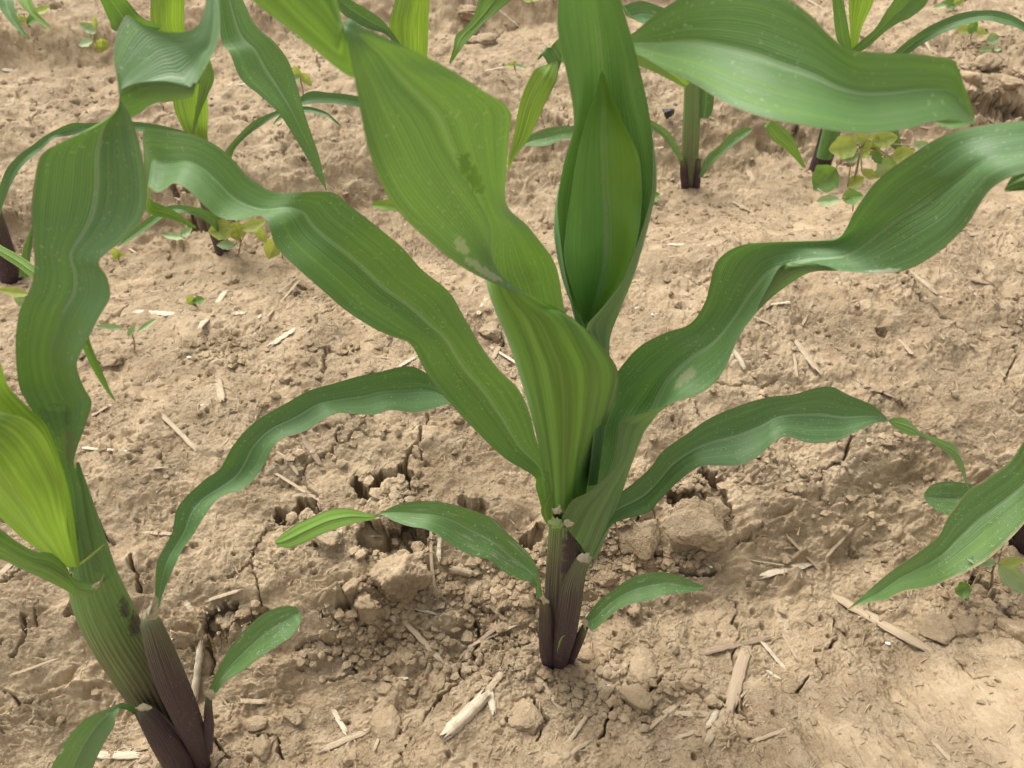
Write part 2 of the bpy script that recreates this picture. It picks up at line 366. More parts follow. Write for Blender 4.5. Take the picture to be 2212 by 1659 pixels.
M['leaf_tall'] = leaf_mat('leaf_tall_blue_green', (0.050, 0.120, 0.032), (0.078, 0.164, 0.044), (0.130, 0.240, 0.040), vein=(0.32, 0.42, 0.24), yellow=0.25, tcol=(0.12, 0.25, 0.03), transl=0.2,
    spots=[(0.45, 0.205, 0.55, 0.075, (0.125, 0.205, 0.030), 0.6), (0.35, 0.128, 0.28, 0.018, (0.050, 0.085, 0.050), 0.85), (0.58, 0.100, 0.28, 0.020, (0.150, 0.125, 0.085), 0.9)])
M['leaf_young'] = leaf_mat('leaf_yellow_green', (0.085, 0.175, 0.020), (0.130, 0.225, 0.028), (0.120, 0.205, 0.028), yellow=0.6, transl=0.32, dust=0.1, tcol=(0.26, 0.42, 0.03))
M['leaf_whorl'] = leaf_mat('leaf_whorl', (0.100, 0.215, 0.056), (0.135, 0.270, 0.076), (0.090, 0.190, 0.050), yellow=0.1, transl=0.14, dust=0.15, edge=(0.30, 0.42, 0.2), tcol=(0.14, 0.30, 0.04))
M['leaf_inner'] = leaf_mat('leaf_inner', (0.120, 0.290, 0.040), (0.165, 0.360, 0.052), (0.085, 0.190, 0.050), yellow=0.1, transl=0.25, dust=0.05, edge=(0.26, 0.40, 0.16), tcol=(0.18, 0.40, 0.04),
    spots=[(0.80, 0.40, 0.27, 0.75, (0.200, 0.350, 0.028), 0.75), (0.555, 0.5, 0.010, 3.0, (0.26, 0.38, 0.12), 0.7)])
M['leaf_first'] = leaf_mat('leaf_first', (0.064, 0.145, 0.034), (0.100, 0.195, 0.052), (0.15, 0.27, 0.04), dust=0.8, dth=0.55, yellow=0.15, tcol=(0.14, 0.26, 0.03), transl=0.2)
M['leaf_worn'] = leaf_mat('leaf_worn', (0.060, 0.128, 0.026), (0.088, 0.170, 0.034), (0.13, 0.24, 0.05), dust=0.35, tipbrown=0.08, yellow=0.15, edge=(0.40, 0.32, 0.18), tcol=(0.14, 0.26, 0.03), transl=0.22)
M['weed'] = leaf_mat('weed_leaf', (0.240, 0.310, 0.060), (0.340, 0.400, 0.100), (0.30, 0.36, 0.10), vein=(0.45, 0.48, 0.22), stripe=0.05, yellow=0.2, transl=0.3, edge=(0.38, 0.42, 0.14), tcol=(0.45, 0.50, 0.08), rough=0.6)
M['weed_dark'] = leaf_mat('weed_leaf_dark', (0.100, 0.190, 0.050), (0.150, 0.245, 0.065), (0.18, 0.28, 0.09), vein=(0.3, 0.38, 0.18), stripe=0.05, transl=0.25, edge=(0.24, 0.32, 0.12), rough=0.6)
M['weed_pale'] = leaf_mat('weed_leaf_pale', (0.27, 0.34, 0.17), (0.35, 0.42, 0.23), (0.33, 0.39, 0.22), vein=(0.45, 0.48, 0.32), stripe=0.05, transl=0.2, edge=(0.38, 0.40, 0.25), rough=0.65)

def sheath_mat(name, green, purple, p0, p1, patch=0.6, olive=(0.12, 0.125, 0.055), spots=()):
    """green above, purple towards the soil (anthocyanin), fine raised ribs"""
    m, n = newmat(name); g = G(n)
    uv = g.node('ShaderNodeUVMap').outputs[0]; sx = g.node('ShaderNodeSeparateXYZ', {0: uv}); u, v = sx.outputs[0], sx.outputs[1]
    oi = g.node('ShaderNodeObjectInfo').outputs['Random']; rz = g.math('MULTIPLY', oi, 21.0)
    pos = g.node('ShaderNodeTexCoord').outputs['Object']
    nn = g.noise(g.xyz(g.math('MULTIPLY', u, 5.0), g.math('MULTIPLY', v, 2.5), rz), 1.0, 4, 0.6)
    s2 = g.noise(g.xyz(g.math('MULTIPLY', u, 60.0), g.math('MULTIPLY', v, 2.0), rz), 1.0, 2, 0.5)
    sw = g.math('SINE', g.math('ADD', g.math('MULTIPLY', u, 215.0), g.math('MULTIPLY', g.noise(g.xyz(g.math('MULTIPLY', u, 14.0), v, rz), 1.0, 2), 16.0)))
    f = g.math('ADD', v, g.math('MULTIPLY', g.math('SUBTRACT', nn, 0.5), patch))
    f = g.math('ADD', f, g.math('MULTIPLY', sw, -0.13))
    pf = g.ramp(f, p1, p0)
    for (su, sv, ru, rv, st_) in spots:
        du_ = g.math('DIVIDE', g.math('SUBTRACT', u, su), ru); dv_ = g.math('DIVIDE', g.math('SUBTRACT', v, sv), rv)
        rr_ = g.math('ADD', g.math('ADD', g.math('MULTIPLY', du_, du_), g.math('MULTIPLY', dv_, dv_)), g.math('ADD', g.math('MULTIPLY', g.math('SUBTRACT', g.noise(pos, 330.0, 4, 0.7), 0.5), 4.5), g.math('MULTIPLY', sw, 0.25)))
        pf = g.math('MAXIMUM', pf, g.math('MULTIPLY', g.ramp(rr_, 1.3, 0.5), st_))
    col = g.mix(g.ramp(s2, 0.35, 0.65), green, [c * 1.3 for c in green])
    col = g.mix(g.ramp(f, p1 + 0.3, p1), col, olive)
    col = g.mix(pf, col, purple)
    col = g.mix(g.math('MULTIPLY', g.ramp(sw, 0.2, 0.9, 0, 0.42), g.math('ADD', pf, 0.22)), col, [c * 0.45 for c in purple])
    d1 = g.noise(pos, 1100.0, 2, 0.5); d2 = g.noise(pos, 120.0, 3, 0.6)
    col = g.mix(g.math('MULTIPLY', g.ramp(d1, 0.62, 0.72), g.math('MULTIPLY', g.ramp(d2, 0.42, 0.6), g.ramp(v, 0.8, 0.0, 0.2, 0.9))), col, (0.38, 0.32, 0.26))
    bump = g.node('ShaderNodeBump', {'Strength': 0.45, 'Distance': 0.0004, 'Height': g.math('ADD', g.math('MULTIPLY', sw, -0.5), s2)})
    p = g.node('ShaderNodeBsdfPrincipled', {'Base Color': col, 'Roughness': 0.5, 'Normal': bump.outputs[0]})
    g.node('ShaderNodeOutputMaterial', {0: p.outputs[0]}); return m
GREEN = (0.14, 0.25, 0.065); PURP = (0.045, 0.023, 0.033)
M['sheath'] = sheath_mat('sheath_green', GREEN, PURP, 0.22, 0.58, 0.9)
M['sheath_centre'] = sheath_mat('sheath_centre', (0.13, 0.25, 0.06), PURP, 0.46, 0.86, 0.5, spots=[(0.68, 0.84, 0.10, 0.14, 1.0)])
M['sheath_bruised'] = sheath_mat('sheath_bruised', (0.13, 0.24, 0.06), PURP, 0.14, 0.50, 0.6, spots=[(0.63, 0.80, 0.05, 0.05, .7), (0.61, 0.69, 0.07, 0.05, .8)])
M['sheath_mid'] = sheath_mat('sheath_olive_purple', (0.13, 0.15, 0.07), PURP, 0.52, 0.64, 0.35, olive=(0.095, 0.085, 0.050))
M['sheath_purple'] = sheath_mat('sheath_purple', (0.15, 0.13, 0.08), PURP, 0.60, 1.0, 0.4)
M['sheath_far'] = sheath_mat('sheath_far', (0.13, 0.21, 0.065), PURP, 0.04, 0.32, 0.5)
M['sheath_clean'] = sheath_mat('sheath_clean', (0.10, 0.22, 0.055), (0.05, 0.10, 0.05), -0.5, -0.3, 0.2)
def flat_mat(name, a, b, sc=300, rough=0.7, bump=0.5, dist=0.001):
    m, n = newmat(name); g = G(n); pos = g.node('ShaderNodeTexCoord').outputs['Object']
    nn = g.noise(pos, sc, 5, 0.65)
    bp = g.node('ShaderNodeBump', {'Strength': bump, 'Distance': dist, 'Height': g.noise(pos, sc * 3, 4, 0.6)})
    p = g.node('ShaderNodeBsdfPrincipled', {'Base Color': g.mix(g.ramp(nn, 0.35, 0.65), a, b), 'Roughness': rough, 'Normal': bp.outputs[0]})
    g.node('ShaderNodeOutputMaterial', {0: p.outputs[0]}); return m
M['collar'] = flat_mat('collar_pale', (0.36, 0.31, 0.19), (0.48, 0.42, 0.28))
M['collar_green'] = flat_mat('collar_green', (0.22, 0.33, 0.10), (0.30, 0.40, 0.16))
M['dewlap'] = flat_mat('collar_yellow', (0.22, 0.30, 0.05), (0.30, 0.36, 0.07))
M['twig'] = flat_mat('weed_stem', (0.28, 0.20, 0.12), (0.30, 0.28, 0.12))
M['white'] = flat_mat('white_husk', (0.62, 0.58, 0.50), (0.70, 0.66, 0.60), 500)
M['black'] = flat_mat('black_lump', (0.015, 0.015, 0.018), (0.04, 0.04, 0.045), 200, 0.35)
def soil_mat(name, clod=False):
    m, n = newmat(name); g = G(n); pos = g.node('ShaderNodeNewGeometry').outputs['Position']
    a = g.noise(pos, 9.0, 4, 0.6); b = g.noise(pos, 60.0, 5, 0.65, 0.3); c = g.noise(pos, 420.0, 4, 0.7); d = g.noise(pos, 1500.0, 3, 0.6)
    col = g.mix(g.ramp(a, 0.32, 0.68), (0.295, 0.214, 0.128), (0.376, 0.284, 0.178))
    col = g.mix(g.ramp(b, 0.42, 0.68, 0, 0.7), col, (0.440, 0.342, 0.226))
    col = g.mix(g.ramp(b, 0.44, 0.26, 0, 0.55), col, (0.235, 0.155, 0.090))
    col = g.mix(g.ramp(c, 0.54, 0.72, 0, 0.5), col, (0.210, 0.142, 0.084))
    col = g.mix(g.ramp(c, 0.46, 0.28, 0, 0.40), col, (0.520, 0.425, 0.305))
    col = g.mix(g.ramp(d, 0.58, 0.74, 0, 0.4), col, (0.14, 0.092, 0.055))
    # tiny pale mineral grains
    vo = g.node('ShaderNodeTexVoronoi', {'Vector': pos, 'Scale': 520.0}, feature='F1')
    gr = g.math('MULTIPLY', g.ramp(vo.outputs['Distance'], 0.22, 0.12), g.ramp(g.noise(pos, 45.0, 2), 0.52, 0.62))
    col = g.mix(g.math('MULTIPLY', gr, 0.45), col, (0.60, 0.54, 0.44))
    # smeared fibre flecks pressed in the crust
    w1 = g.noise(g.node('ShaderNodeMapping', {'Vector': pos, 'Rotation': (0, 0, 0.7), 'Scale': (1, 7, 1)}).outputs[0], 130.0, 3, 0.6, 0.4)
    w2 = g.noise(g.node('ShaderNodeMapping', {'Vector': pos, 'Rotation': (0, 0, -0.9), 'Scale': (1, 8, 1)}).outputs[0], 110.0, 3, 0.6, 0.4)
    fb = g.math('MAXIMUM', g.ramp(w1, 0.66, 0.74), g.ramp(w2, 0.67, 0.75))
    col = g.mix(g.math('MULTIPLY', fb, 0.42), col, (0.50, 0.40, 0.28))
    hgt = g.math('ADD', g.math('MULTIPLY', c, 1.0), g.math('MULTIPLY', d, 0.35)); hgt = g.math('ADD', hgt, g.math('MULTIPLY', fb, 0.25)); hgt = g.math('MULTIPLY', hgt, g.ramp(g.noise(pos, 28.0, 3, 0.6), 0.38, 0.62, 0.3, 1.0))
    bp = g.node('ShaderNodeBump', {'Strength': 1.0, 'Distance': 0.0025, 'Height': hgt})
    p = g.node('ShaderNodeBsdfPrincipled', {'Base Color': col, 'Roughness': 0.93, 'Specular IOR Level': 0.2, 'Normal': bp.outputs[0]})
    g.node('ShaderNodeOutputMaterial', {0: p.outputs[0]}); return m
M['soil'] = soil_mat('dry_silty_soil')
def straw_mat(name, a, b, dark):
    m, n = newmat(name); g = G(n)
    uv = g.node('ShaderNodeUVMap').outputs[0]; sx = g.node('ShaderNodeSeparateXYZ', {0: uv}); u, v = sx.outputs[0], sx.outputs[1]
    rz = g.math('MULTIPLY', g.node('ShaderNodeObjectInfo').outputs['Random'], 31.0)
    pos = g.node('ShaderNodeNewGeometry').outputs['Position']
    f = g.noise(g.xyz(g.math('MULTIPLY', u, 24.0), g.math('MULTIPLY', v, 2.0), rz), 1.0, 4, 0.7); d = g.noise(pos, 220.0, 4, 0.7)
    col = g.mix(g.ramp(f, 0.35, 0.65), a, b); col = g.mix(g.ramp(f, 0.36, 0.26, 0, 0.8), col, dark)
    col = g.mix(g.ramp(d, 0.50, 0.68, 0, 0.75), col, (0.34, 0.245, 0.165))
    bp = g.node('ShaderNodeBump', {'Strength': 0.7, 'Distance': 0.0006, 'Height': f})
    p = g.node('ShaderNodeBsdfPrincipled', {'Base Color': col, 'Roughness': 0.62, 'Normal': bp.outputs[0]})
    g.node('ShaderNodeOutputMaterial', {0: p.outputs[0]}); return m
M['straw'] = straw_mat('straw_tan', (0.33, 0.245, 0.150), (0.43, 0.335, 0.220), (0.17, 0.115, 0.07))
M['straw_pale'] = straw_mat('straw_pale', (0.46, 0.375, 0.255), (0.58, 0.49, 0.36), (0.26, 0.19, 0.12))
M['straw_dark'] = straw_mat('straw_weathered', (0.20, 0.14, 0.085), (0.28, 0.20, 0.125), (0.09, 0.06, 0.04))
M['straw_soil'] = straw_mat('straw_soil_crusted', (0.33, 0.24, 0.15), (0.38, 0.285, 0.185), (0.20, 0.14, 0.085))

# ------------------------------------------------------------------ the ground: one sheet, fine near the lens, coarse to the horizon
def spread(n_mid, lo, hi, far_lo, far_hi, n_out):
    mid = np.linspace(lo, hi, n_mid); st = (hi - lo) / (n_mid - 1)
    def outer(total):
        q = np.linspace(0, 1, n_out + 1)[1:]; k = math.log(total / st) / 1.0
        return total * (np.exp(q * k) - 1) / (math.exp(k) - 1)
    return np.concatenate([lo - outer(far_lo)[::-1], mid, hi + outer(far_hi)])
vv = np.linspace(0.56, -0.50, 1010); dy = cp - vv * sp; dz = sp + vv * cp
Ymid = H * dy / dz
ys = np.concatenate([[-120, -30, -8, -3, -1.2, -0.5, -0.2, -0.05, 0.03, 0.08], Ymid[Ymid > 0.1], 1.55 + (np.geomspace(0.02, 150, 45))])
ss = spread(1080, -1.0, 1.0, 60, 60, 26)
half = 0.215 + 0.50 * np.clip(ys, 0.0, 4.0)
X = ss[None, :] * half[:, None]; Yg = np.repeat(ys[:, None], len(ss), 1)
OUTD = [np.zeros(X.size), np.zeros(X.size)]
Z = full(X.ravel(), Yg.ravel(), True, OUTD).reshape(X.shape); XG = X + OUTD[0].reshape(X.shape); YG = Yg + OUTD[1].reshape(X.shape)
far = sst(3, 8, np.hypot(X, Yg)); Z = Z * (1 - far)
gr_o = mesh_np('ground', np.stack([XG, YG, Z], -1).reshape(-1, 3), gridF(len(ss), len(ys)), M['soil'])
gr_o['kind'] = 'structure'; gr_o['label'] = 'dry cracked tan soil of the ridged field'

# ------------------------------------------------------------------ leaves, tubes and plants
NU = 21
def leaf(parent, stations, mat, Y=None, t=40, sag=0.12, nv=None, name='leaf', tip=None, rip=0.0, seed=0, label=None):
    """stations: (Lx,Ly,Rx,Ry[,Y[,t[,mid-fraction]]]) or a list of (x,y,Y) points across. Seen from its upper face, L is on the left of travel."""
    secs = []
    st3 = [s for s in stations]
    for k, s in enumerate(st3):
        if isinstance(s, list):
            P = np.array([atY(*p) for p in s])
        else:
            q = k / max(1, len(st3) - 1)
            y0 = s[4] if len(s) > 4 and s[4] is not None else (Y[0] + (Y[1] - Y[0]) * q if not np.isscalar(Y) else Y)
            tt = s[5] if len(s) > 5 and s[5] is not None else t
            mf = s[6] if len(s) > 6 else 0.5
            mx, my = s[0] + (s[2] - s[0]) * mf, s[1] + (s[3] - s[1]) * mf
            Pm = atY(mx, my, y0)
            L = atplane(s[0], s[1], Pm, tt); R = atplane(s[2], s[3], Pm, tt)
            vd = Pm - np.array([0, 0, H]); vd /= np.linalg.norm(vd)
            Pm = Pm + vd * np.linalg.norm(R - L) * sag     # keel: the midrib lies away from the viewer, along the line of sight
            P = np.array([L, Pm, R])
        secs.append(cr(P, NU))
    secs = np.array(secs)
    if nv is None: nv = max(18, 5 * len(secs))
    V = cr(secs, nv)
    if tip is not None: pass
    # real ripple across the blade, strongest at the margins
    u = np.linspace(-1, 1, NU)[None, :]; v = np.linspace(0, 1, nv)[:, None]
    du = np.gradient(V, axis=1); dv = np.gradient(V, axis=0); N = np.cross(du, dv); N /= np.linalg.norm(N, axis=2, keepdims=True) + 1e-9
    wid = np.linalg.norm(V[:, -1] - V[:, 0], axis=1)[:, None]
    r = (np.abs(u) ** 2.2) * (perlin(v * 9 + u * 0.6, u * 0.8 + 3.1 * seed + 0.5, seed) * 0.9 + perlin(v * 21, u + seed, seed + 5) * 0.35)
    mrib = -np.exp(-(u / 0.05) ** 2) * 0.022
    keel = -(1 - np.abs(u)) * 0.11
    V = V + N * ((r * rip + mrib + keel) * wid)[..., None]
    UV = np.stack(np.broadcast_arrays((u + 1) / 2, v), -1).reshape(-1, 2)
    o = mesh_np(name, V.reshape(-1, 3), gridF(NU, nv), mat, parent, uv=UV)
    if label: o['label'] = label
    return o
def tube(parent, pts, mat, name='sheath', flat=0.8, nseg=26, nv=24, cap=False, world=False, label=None, slit=0.0):
    """pts: (px, py, Y, width_px) from the soil upward"""
    A = []
    for p in pts:
        P = atY(p[0], p[1], p[2]); dep = p[2] / ray(p[0], p[1])[1]; A.append([*P, p[3] / 2 * dep / FPX])
    A = cr(np.array(A), nv); Pn = A[:, :3]; r = A[:, 3]
    T = np.gradient(Pn, axis=0); T /= np.linalg.norm(T, axis=1, keepdims=True)
    view = Pn - np.array([0, 0, H]); side = np.cross(T, view); side /= np.linalg.norm(side, axis=1, keepdims=True)
    fw = np.cross(side, T)
    th = np.linspace(0, 2 * np.pi, nseg)
    rib = 1 + 0.004 * np.sin(th * 23)
    V = Pn[:, None, :] + (r[:, None] * rib)[..., None] * (side[:, None, :] * np.cos(th)[None, :, None] + fw[:, None, :] * (flat * np.sin(th))[None, :, None])
    UV = np.stack(np.broadcast_arrays(th[None, :] / (2 * np.pi), np.linspace(0, 1, nv)[:, None]), -1).reshape(-1, 2)
    o = mesh_np(name, V.reshape(-1, 3), gridF(nseg, nv), mat, parent, uv=UV)
    if label: o['label'] = label
    return o
def scrap(parent, pts, Y, mat, name='collar', seed=0, push=0.0008):
    """small torn membrane at a leaf base: polygon in px, given relief and a curled rim"""
    rq = random.Random(seed * 7 + int(pts[0][0])); ring = cr(np.array(list(pts) + [pts[0]], float), len(pts) * 4 + 1)[:-1]
    cc = ring.mean(0); ring = cc + (ring - cc) * np.array([[rq.uniform(.72, 1.18)] for _ in ring])
    P = np.array([atY(x, y, Y - 0.0) for x, y in ring]); c = P.mean(0)
    n = len(P); V = [c + np.array([0, -push, 0])]; 
    for k, s in enumerate((0.55, 1.0)):
        for i in range(n): V.append(c + (P[i] - c) * s + np.array([0, -push * (0.6 if k == 0 else -0.5) * (1 + 0.9 * rq.uniform(-1, 1)), 0]))
    me = bpy.data.meshes.new(name); F = []
    for i in range(n):
        j = (i + 1) % n; F.append((0, 1 + i, 1 + j)); F.append((1 + i, 1 + n + i, 1 + n + j, 1 + j))
    me.from_pydata([tuple(v) for v in V], [], F); me.materials.append(mat)
    for p in me.polygons: p.use_smooth = True
    o = bpy.data.objects.new(name, me); C.objects.link(o); o.parent = parent; o.matrix_parent_inverse = Matrix.Translation(parent.location).inverted()
    return o
def base(px, py, Y): 
    P = atY(px, py, Y); return (P[0], P[1], 0.0)

CORN = 'young corn plants growing in rows'
# ---- the central plant
p = thing('corn_plant', 'central young corn plant with a tall boat-shaped whorl and purple ribbed foot', 'corn plant', base(1212, 1430, .2215), CORN)
tube(p, [(1206,1470,.2245,40),(1208,1425,.2235,50),(1212,1380,.2228,60),(1214,1290,.2228,75),(1219,1200,.2225,76),(1221,1120,.2225,68)], M['sheath_centre'], flat=.7, nv=36, label='green sheath striped and blotched with purple')
tube(p, [(1206,1478,.2195,22),(1210,1430,.2183,34),(1214,1400,.2168,42),(1221,1367,.2158,49),(1230,1309,.2150,52),(1237,1265,.2155,49),(1250,1225,.2168,38),(1258,1206,.2178,30),(1263,1198,.2188,5)], M['sheath_mid'], flat=.6, nv=40, label='olive sheath turning purple below its middle')
tube(p, [(1188,1462,.2205,22),(1184,1425,.2185,30),(1180,1397,.2170,31),(1178,1324,.2155,28),(1174,1296,.2145,16)], M['sheath_purple'], flat=.6)
tube(p, [(1222,1445,.2210,18),(1238,1412,.2195,21),(1252,1380,.2185,21),(1264,1354,.2178,15)], M['sheath_purple'], flat=.7)
tube(p, [(1244,1250,.224,30),(1258,1200,.2235,46),(1270,1130,.225,54)], M['sheath_clean'], flat=.7)
leaf(p, [(1236,1430,1232,1428),(1204,1412,1208,1398),(1207,1388,1215,1378),(1213,1378,1222,1371)][1:], M['leaf_young'], Y=.2025, t=10, name='shoot_tip')
# rolled upper leaf that opens to the upper left
leaf(p, [
 [(1262,1100,.225),(1225,1105,.212),(1197,1100,.22),(1215,1095,.232),(1240,1095,.235)],
 [(1278,1000,.228),(1230,1010,.210),(1183,1000,.222),(1215,990,.238),(1245,985,.24)],
 [(1322,880,.222),(1240,895,.206),(1166,885,.222),(1210,860,.242),(1250,850,.245)],
 [(1336,812,.216),(1240,800,.203),(1146,790,.222),(1200,760,.245),(1248,750,.25)],
 [(1312,762,.212),(1220,740,.203),(1130,720,.222),(1185,700,.245),(1235,715,.252)],
 [(1262,708,.208),(1190,680,.204),(1112,655,.218),(1170,620,.242),(1222,672,.255)],
 [(1196,660,.204),(1140,635,.206),(1094,600,.216),(1150,570,.238),(1203,575,.252)],
 [(1090,622,.200),(1072,560,.205),(1094,520,.214),(1120,500,.226),(1147,496,.24)],
 [(1000,578,.195),(1025,510,.199),(1075,470,.206),(1092,455,.214),(1097,445,.225)],
 [(925,520,.190),(970,450,.192),(1035,405,.197),(1070,390,.203),(1094,376,.21)],
 [(862,458,.186),(915,380,.186),(995,335,.191),(1055,312,.197),(1099,301,.202)],
 [(818,385,.182),(875,300,.182),(962,262,.187),(1040,242,.193),(1101,238,.198)],
 [(790,300,.180),(835,225,.179),(895,190,.183),(970,180,.188),(1040,194,.193)],
 [(775,220,.178),(805,160,.178),(850,138,.181),(900,130,.185),(955,140,.189)],
 [(762,150,.176),(782,110,.176),(805,96,.178),(835,90,.180),(865,95,.183)],
 [(750,90,.176),(760,72,.176),(770,66,.177),(780,62,.178),(795,64,.179)],
 [(741,58,.177),(742,54,.178),(743,50,.178),(744,48,.179),(745,47,.18)],
 [(733,20,.183),(738,50,.185),(745,90,.187),(755,130,.19),(765,168,.193)],
 [(705,-60,.187),(685,-15,.187),(675,30,.188),(665,70,.19),(655,88,.193)],
 [(600,-170,.19),(580,-120,.19),(560,-80,.191),(545,-40,.192),(535,-8,.194)],
 [(400,-190,.195),(395,-180,.195),(390,-170,.195),(385,-160,.195),(380,-150,.195)]], M['leaf_roll'], nv=150, rip=.012, seed=1,
 label='broad leaf rolled at its foot and opening to the upper left, with a dark scuff mark')
# whorl leaf, tall, open towards the viewer
leaf(p, [
 [(1250,1050,.22),(1235,1045,.228),(1262,1040,.236),(1290,1045,.228),(1270,1050,.22)],
 [(1262,850,.214),(1240,840,.226),(1275,830,.24),(1315,835,.226),(1290,850,.214)],
 [(1272,740,.211),(1245,730,.226),(1285,715,.243),(1316,740,.228),(1286,748,.211)],
 [(1264,706,.210),(1236,660,.225),(1290,640,.233),(1335,680,.225),(1267,709,.2085)],
 [(1240,660,.212),(1226,610,.225),(1300,580,.235),(1352,630,.225),(1310,655,.21)],
 [(1222,600,.215),(1217,560,.226),(1308,510,.237),(1370,565,.227),(1348,600,.213)],
 [(1211,530,.22),(1210,490,.228),(1312,430,.239),(1393,465,.235),(1386,500,.222)],
 [(1204,450,.226),(1220,415,.232),(1314,350,.241),(1404,390,.238),(1409,410,.232)],
 [(1216,360,.23),(1240,345,.235),(1310,290,.242),(1393,300,.24),(1409,310,.235)],
 [(1239,270,.232),(1262,235,.237),(1305,210,.244),(1370,220,.238),(1401,235,.235)],
 [(1228,180,.230),(1255,145,.235),(1300,120,.240),(1355,135,.236),(1382,150,.233)],
 [(1208,90,.228),(1240,65,.233),(1290,50,.236),(1335,60,.233),(1362,70,.231)],
 [(1204,30,.226),(1235,5,.23),(1280,-10,.232),(1320,0,.230),(1342,5,.228)],
 [(1215,-80,.222),(1240,-90,.225),(1275,-95,.226),(1305,-90,.225),(1320,-85,.223)],
 [(1260,-200,.22),(1262,-202,.22),(1265,-204,.22),(1268,-203,.22),(1270,-202,.22)]], M['leaf_whorl'], nv=110, rip=.008, seed=2,
 label='tall upright whorl leaf curled into a boat shape')
leaf(p, [
 [(1262,700,.222),(1275,695,.226),(1292,700,.222)],
 [(1222,575,.221),(1308,575,.2275),(1352,590,.2225)],
 [(1222,500,.226),(1311,490,.2305),(1378,510,.2265)],
 [(1232,430,.229),(1310,410,.2335),(1386,430,.2345)],
 [(1246,340,.231),(1307,320,.2365),(1380,340,.2365)],
 [(1266,260,.234),(1304,240,.241),(1345,260,.237)],
 [(1286,200,.236),(1302,190,.239),(1320,200,.237)],
 [(1299,152,.237),(1300,150,.237),(1301,152,.237)]], M['leaf_inner'], nv=60, seed=3, label='pointed inner leaf nested in the whorl')
# long leaf to the left
B = [(1172,1105,1192,1100),(1158,1055,1190,1045),(1152,1028,1183,1000),(1090,990,1160,955),(1027,930,1145,895),(976,875,1120,841),
 (925,812,1078,798),(888,745,1036,742),(848,728,1000,680),(805,708,969,629),(746,670,912,582),(702,632,868,533),(645,582,812,487),(598,535,757,445),
 (582,492,718,416),(565,466,655,415),(515,476,592,414),(472,469,538,384),(438,441,497,338),(407,411,462,311),(374,396,417,291),(342,416,362,281),(320,405,311,280)]
Yb = np.interp(range(len(B)), [0, 6, 12, 22], [.220, .222, .226, .252]); tb = np.interp(range(len(B)), [0, 8, 14, 18, 22], [25, 40, 55, 50, 40])
B = [(*b, y_, t_) for b, y_, t_ in zip(B, Yb, tb)]
B += [(316,440,309,330,.257,20),(322,462,322,424,.262,20),(376,476,372,452,.262,20),(422,494,424,490,.262,20)]
leaf(p, B, M['leaf'], sag=.10, nv=150, rip=.02, seed=4, label='long wavy leaf reaching to the left with yellow streaks')
# big right leaf
leaf(p, [
 [(1225,1130,.235),(1240,1150,.232),(1262,1200,.222),(1240,1160,.211),(1213,1118,.209)],
 [(1240,1080,.24),(1260,1090,.236),(1290,1115,.225),(1265,1098,.212),(1235,1082,.206)],
 [(1262,1020,.242),(1285,1030,.238),(1318,1045,.228),(1300,1048,.214),(1275,1060,.206)],
 [(1285,960,.245),(1300,970,.24),(1345,975,.23),(1340,988,.217),(1325,1010,.209)],
 [(1300,900,.248),(1310,910,.242),(1368,925,.235),(1360,930,.224),(1336,937,.214)],
 [(1320,830,.25),(1350,850,.245),(1398,890,.24),(1385,904,.23),(1342,910,.218)],
 [(1345,788,.25),(1370,830,.246),(1415,860,.242),(1425,880,.233),(1398,890,.224)],
 [(1385,746,.25),(1415,785,.247),(1440,815,.243),(1460,850,.234),(1462,867,.228)],
 [(1440,718,.25),(1465,745,.247),(1490,775,.243),(1510,820,.236),(1520,845,.230)],
 [(1490,700,.25),(1512,715,.248),(1535,740,.243),(1555,780,.236),(1562,803,.231)],
 [(1522,655,.25),(1548,670,.248),(1575,690,.243),(1592,710,.237),(1600,722,.232)],
 [(1537,600,.25),(1575,615,.247),(1610,640,.242),(1637,655,.236),(1645,664,.236)],
 [(1552,560,.248),(1610,562,.246),(1655,580,.240),(1684,583,.232),(1695,622,.240)],
 [(1600,530,.246),(1655,538,.244),(1698,560,.238),(1718,575,.229),(1748,590,.238)],
 [(1680,523,.243),(1720,530,.241),(1760,548,.235),(1780,570,.228),(1800,585,.226)],
 [(1770,520,.239),(1800,525,.237),(1835,540,.231),(1860,570,.224),(1880,590,.220)],
 [(1815,512,.235),(1850,500,.232),(1890,505,.226),(1925,550,.218),(1950,586,.213)],
 [(1850,450,.231),(1895,455,.226),(1940,470,.220),(1990,515,.211),(2020,550,.206)],
 [(1895,390,.227),(1945,410,.222),(1990,435,.216),(2045,475,.206),(2085,490,.202)],
 [(1960,340,.223),(2010,365,.217),(2050,390,.210),(2095,415,.203),(2132,418,.200)],
 [(2050,288,.219),(2080,315,.214),(2110,340,.207),(2140,370,.201),(2175,386,.198)],
 [(2160,266,.217),(2170,290,.212),(2180,315,.206),(2200,345,.200),(2222,372,.197)],
 [(2250,268,.216),(2260,290,.212),(2270,310,.206),(2280,330,.201),(2290,350,.198)],
 [(2310,340,.216),(2300,350,.214),(2290,362,.212),(2285,385,.210),(2290,400,.208)],
 [(2200,372,.217),(2198,385,.217),(2196,395,.216),(2198,405,.216),(2200,412,.215)],
 [(2170,408,.217),(2170,409,.217),(2170,410,.217),(2170,411,.217),(2170,412,.217)]], M['leaf_blue'], nv=170, rip=.010, seed=5,
 label='large leaf sweeping to the right with a whitish dry nick on its lower margin')
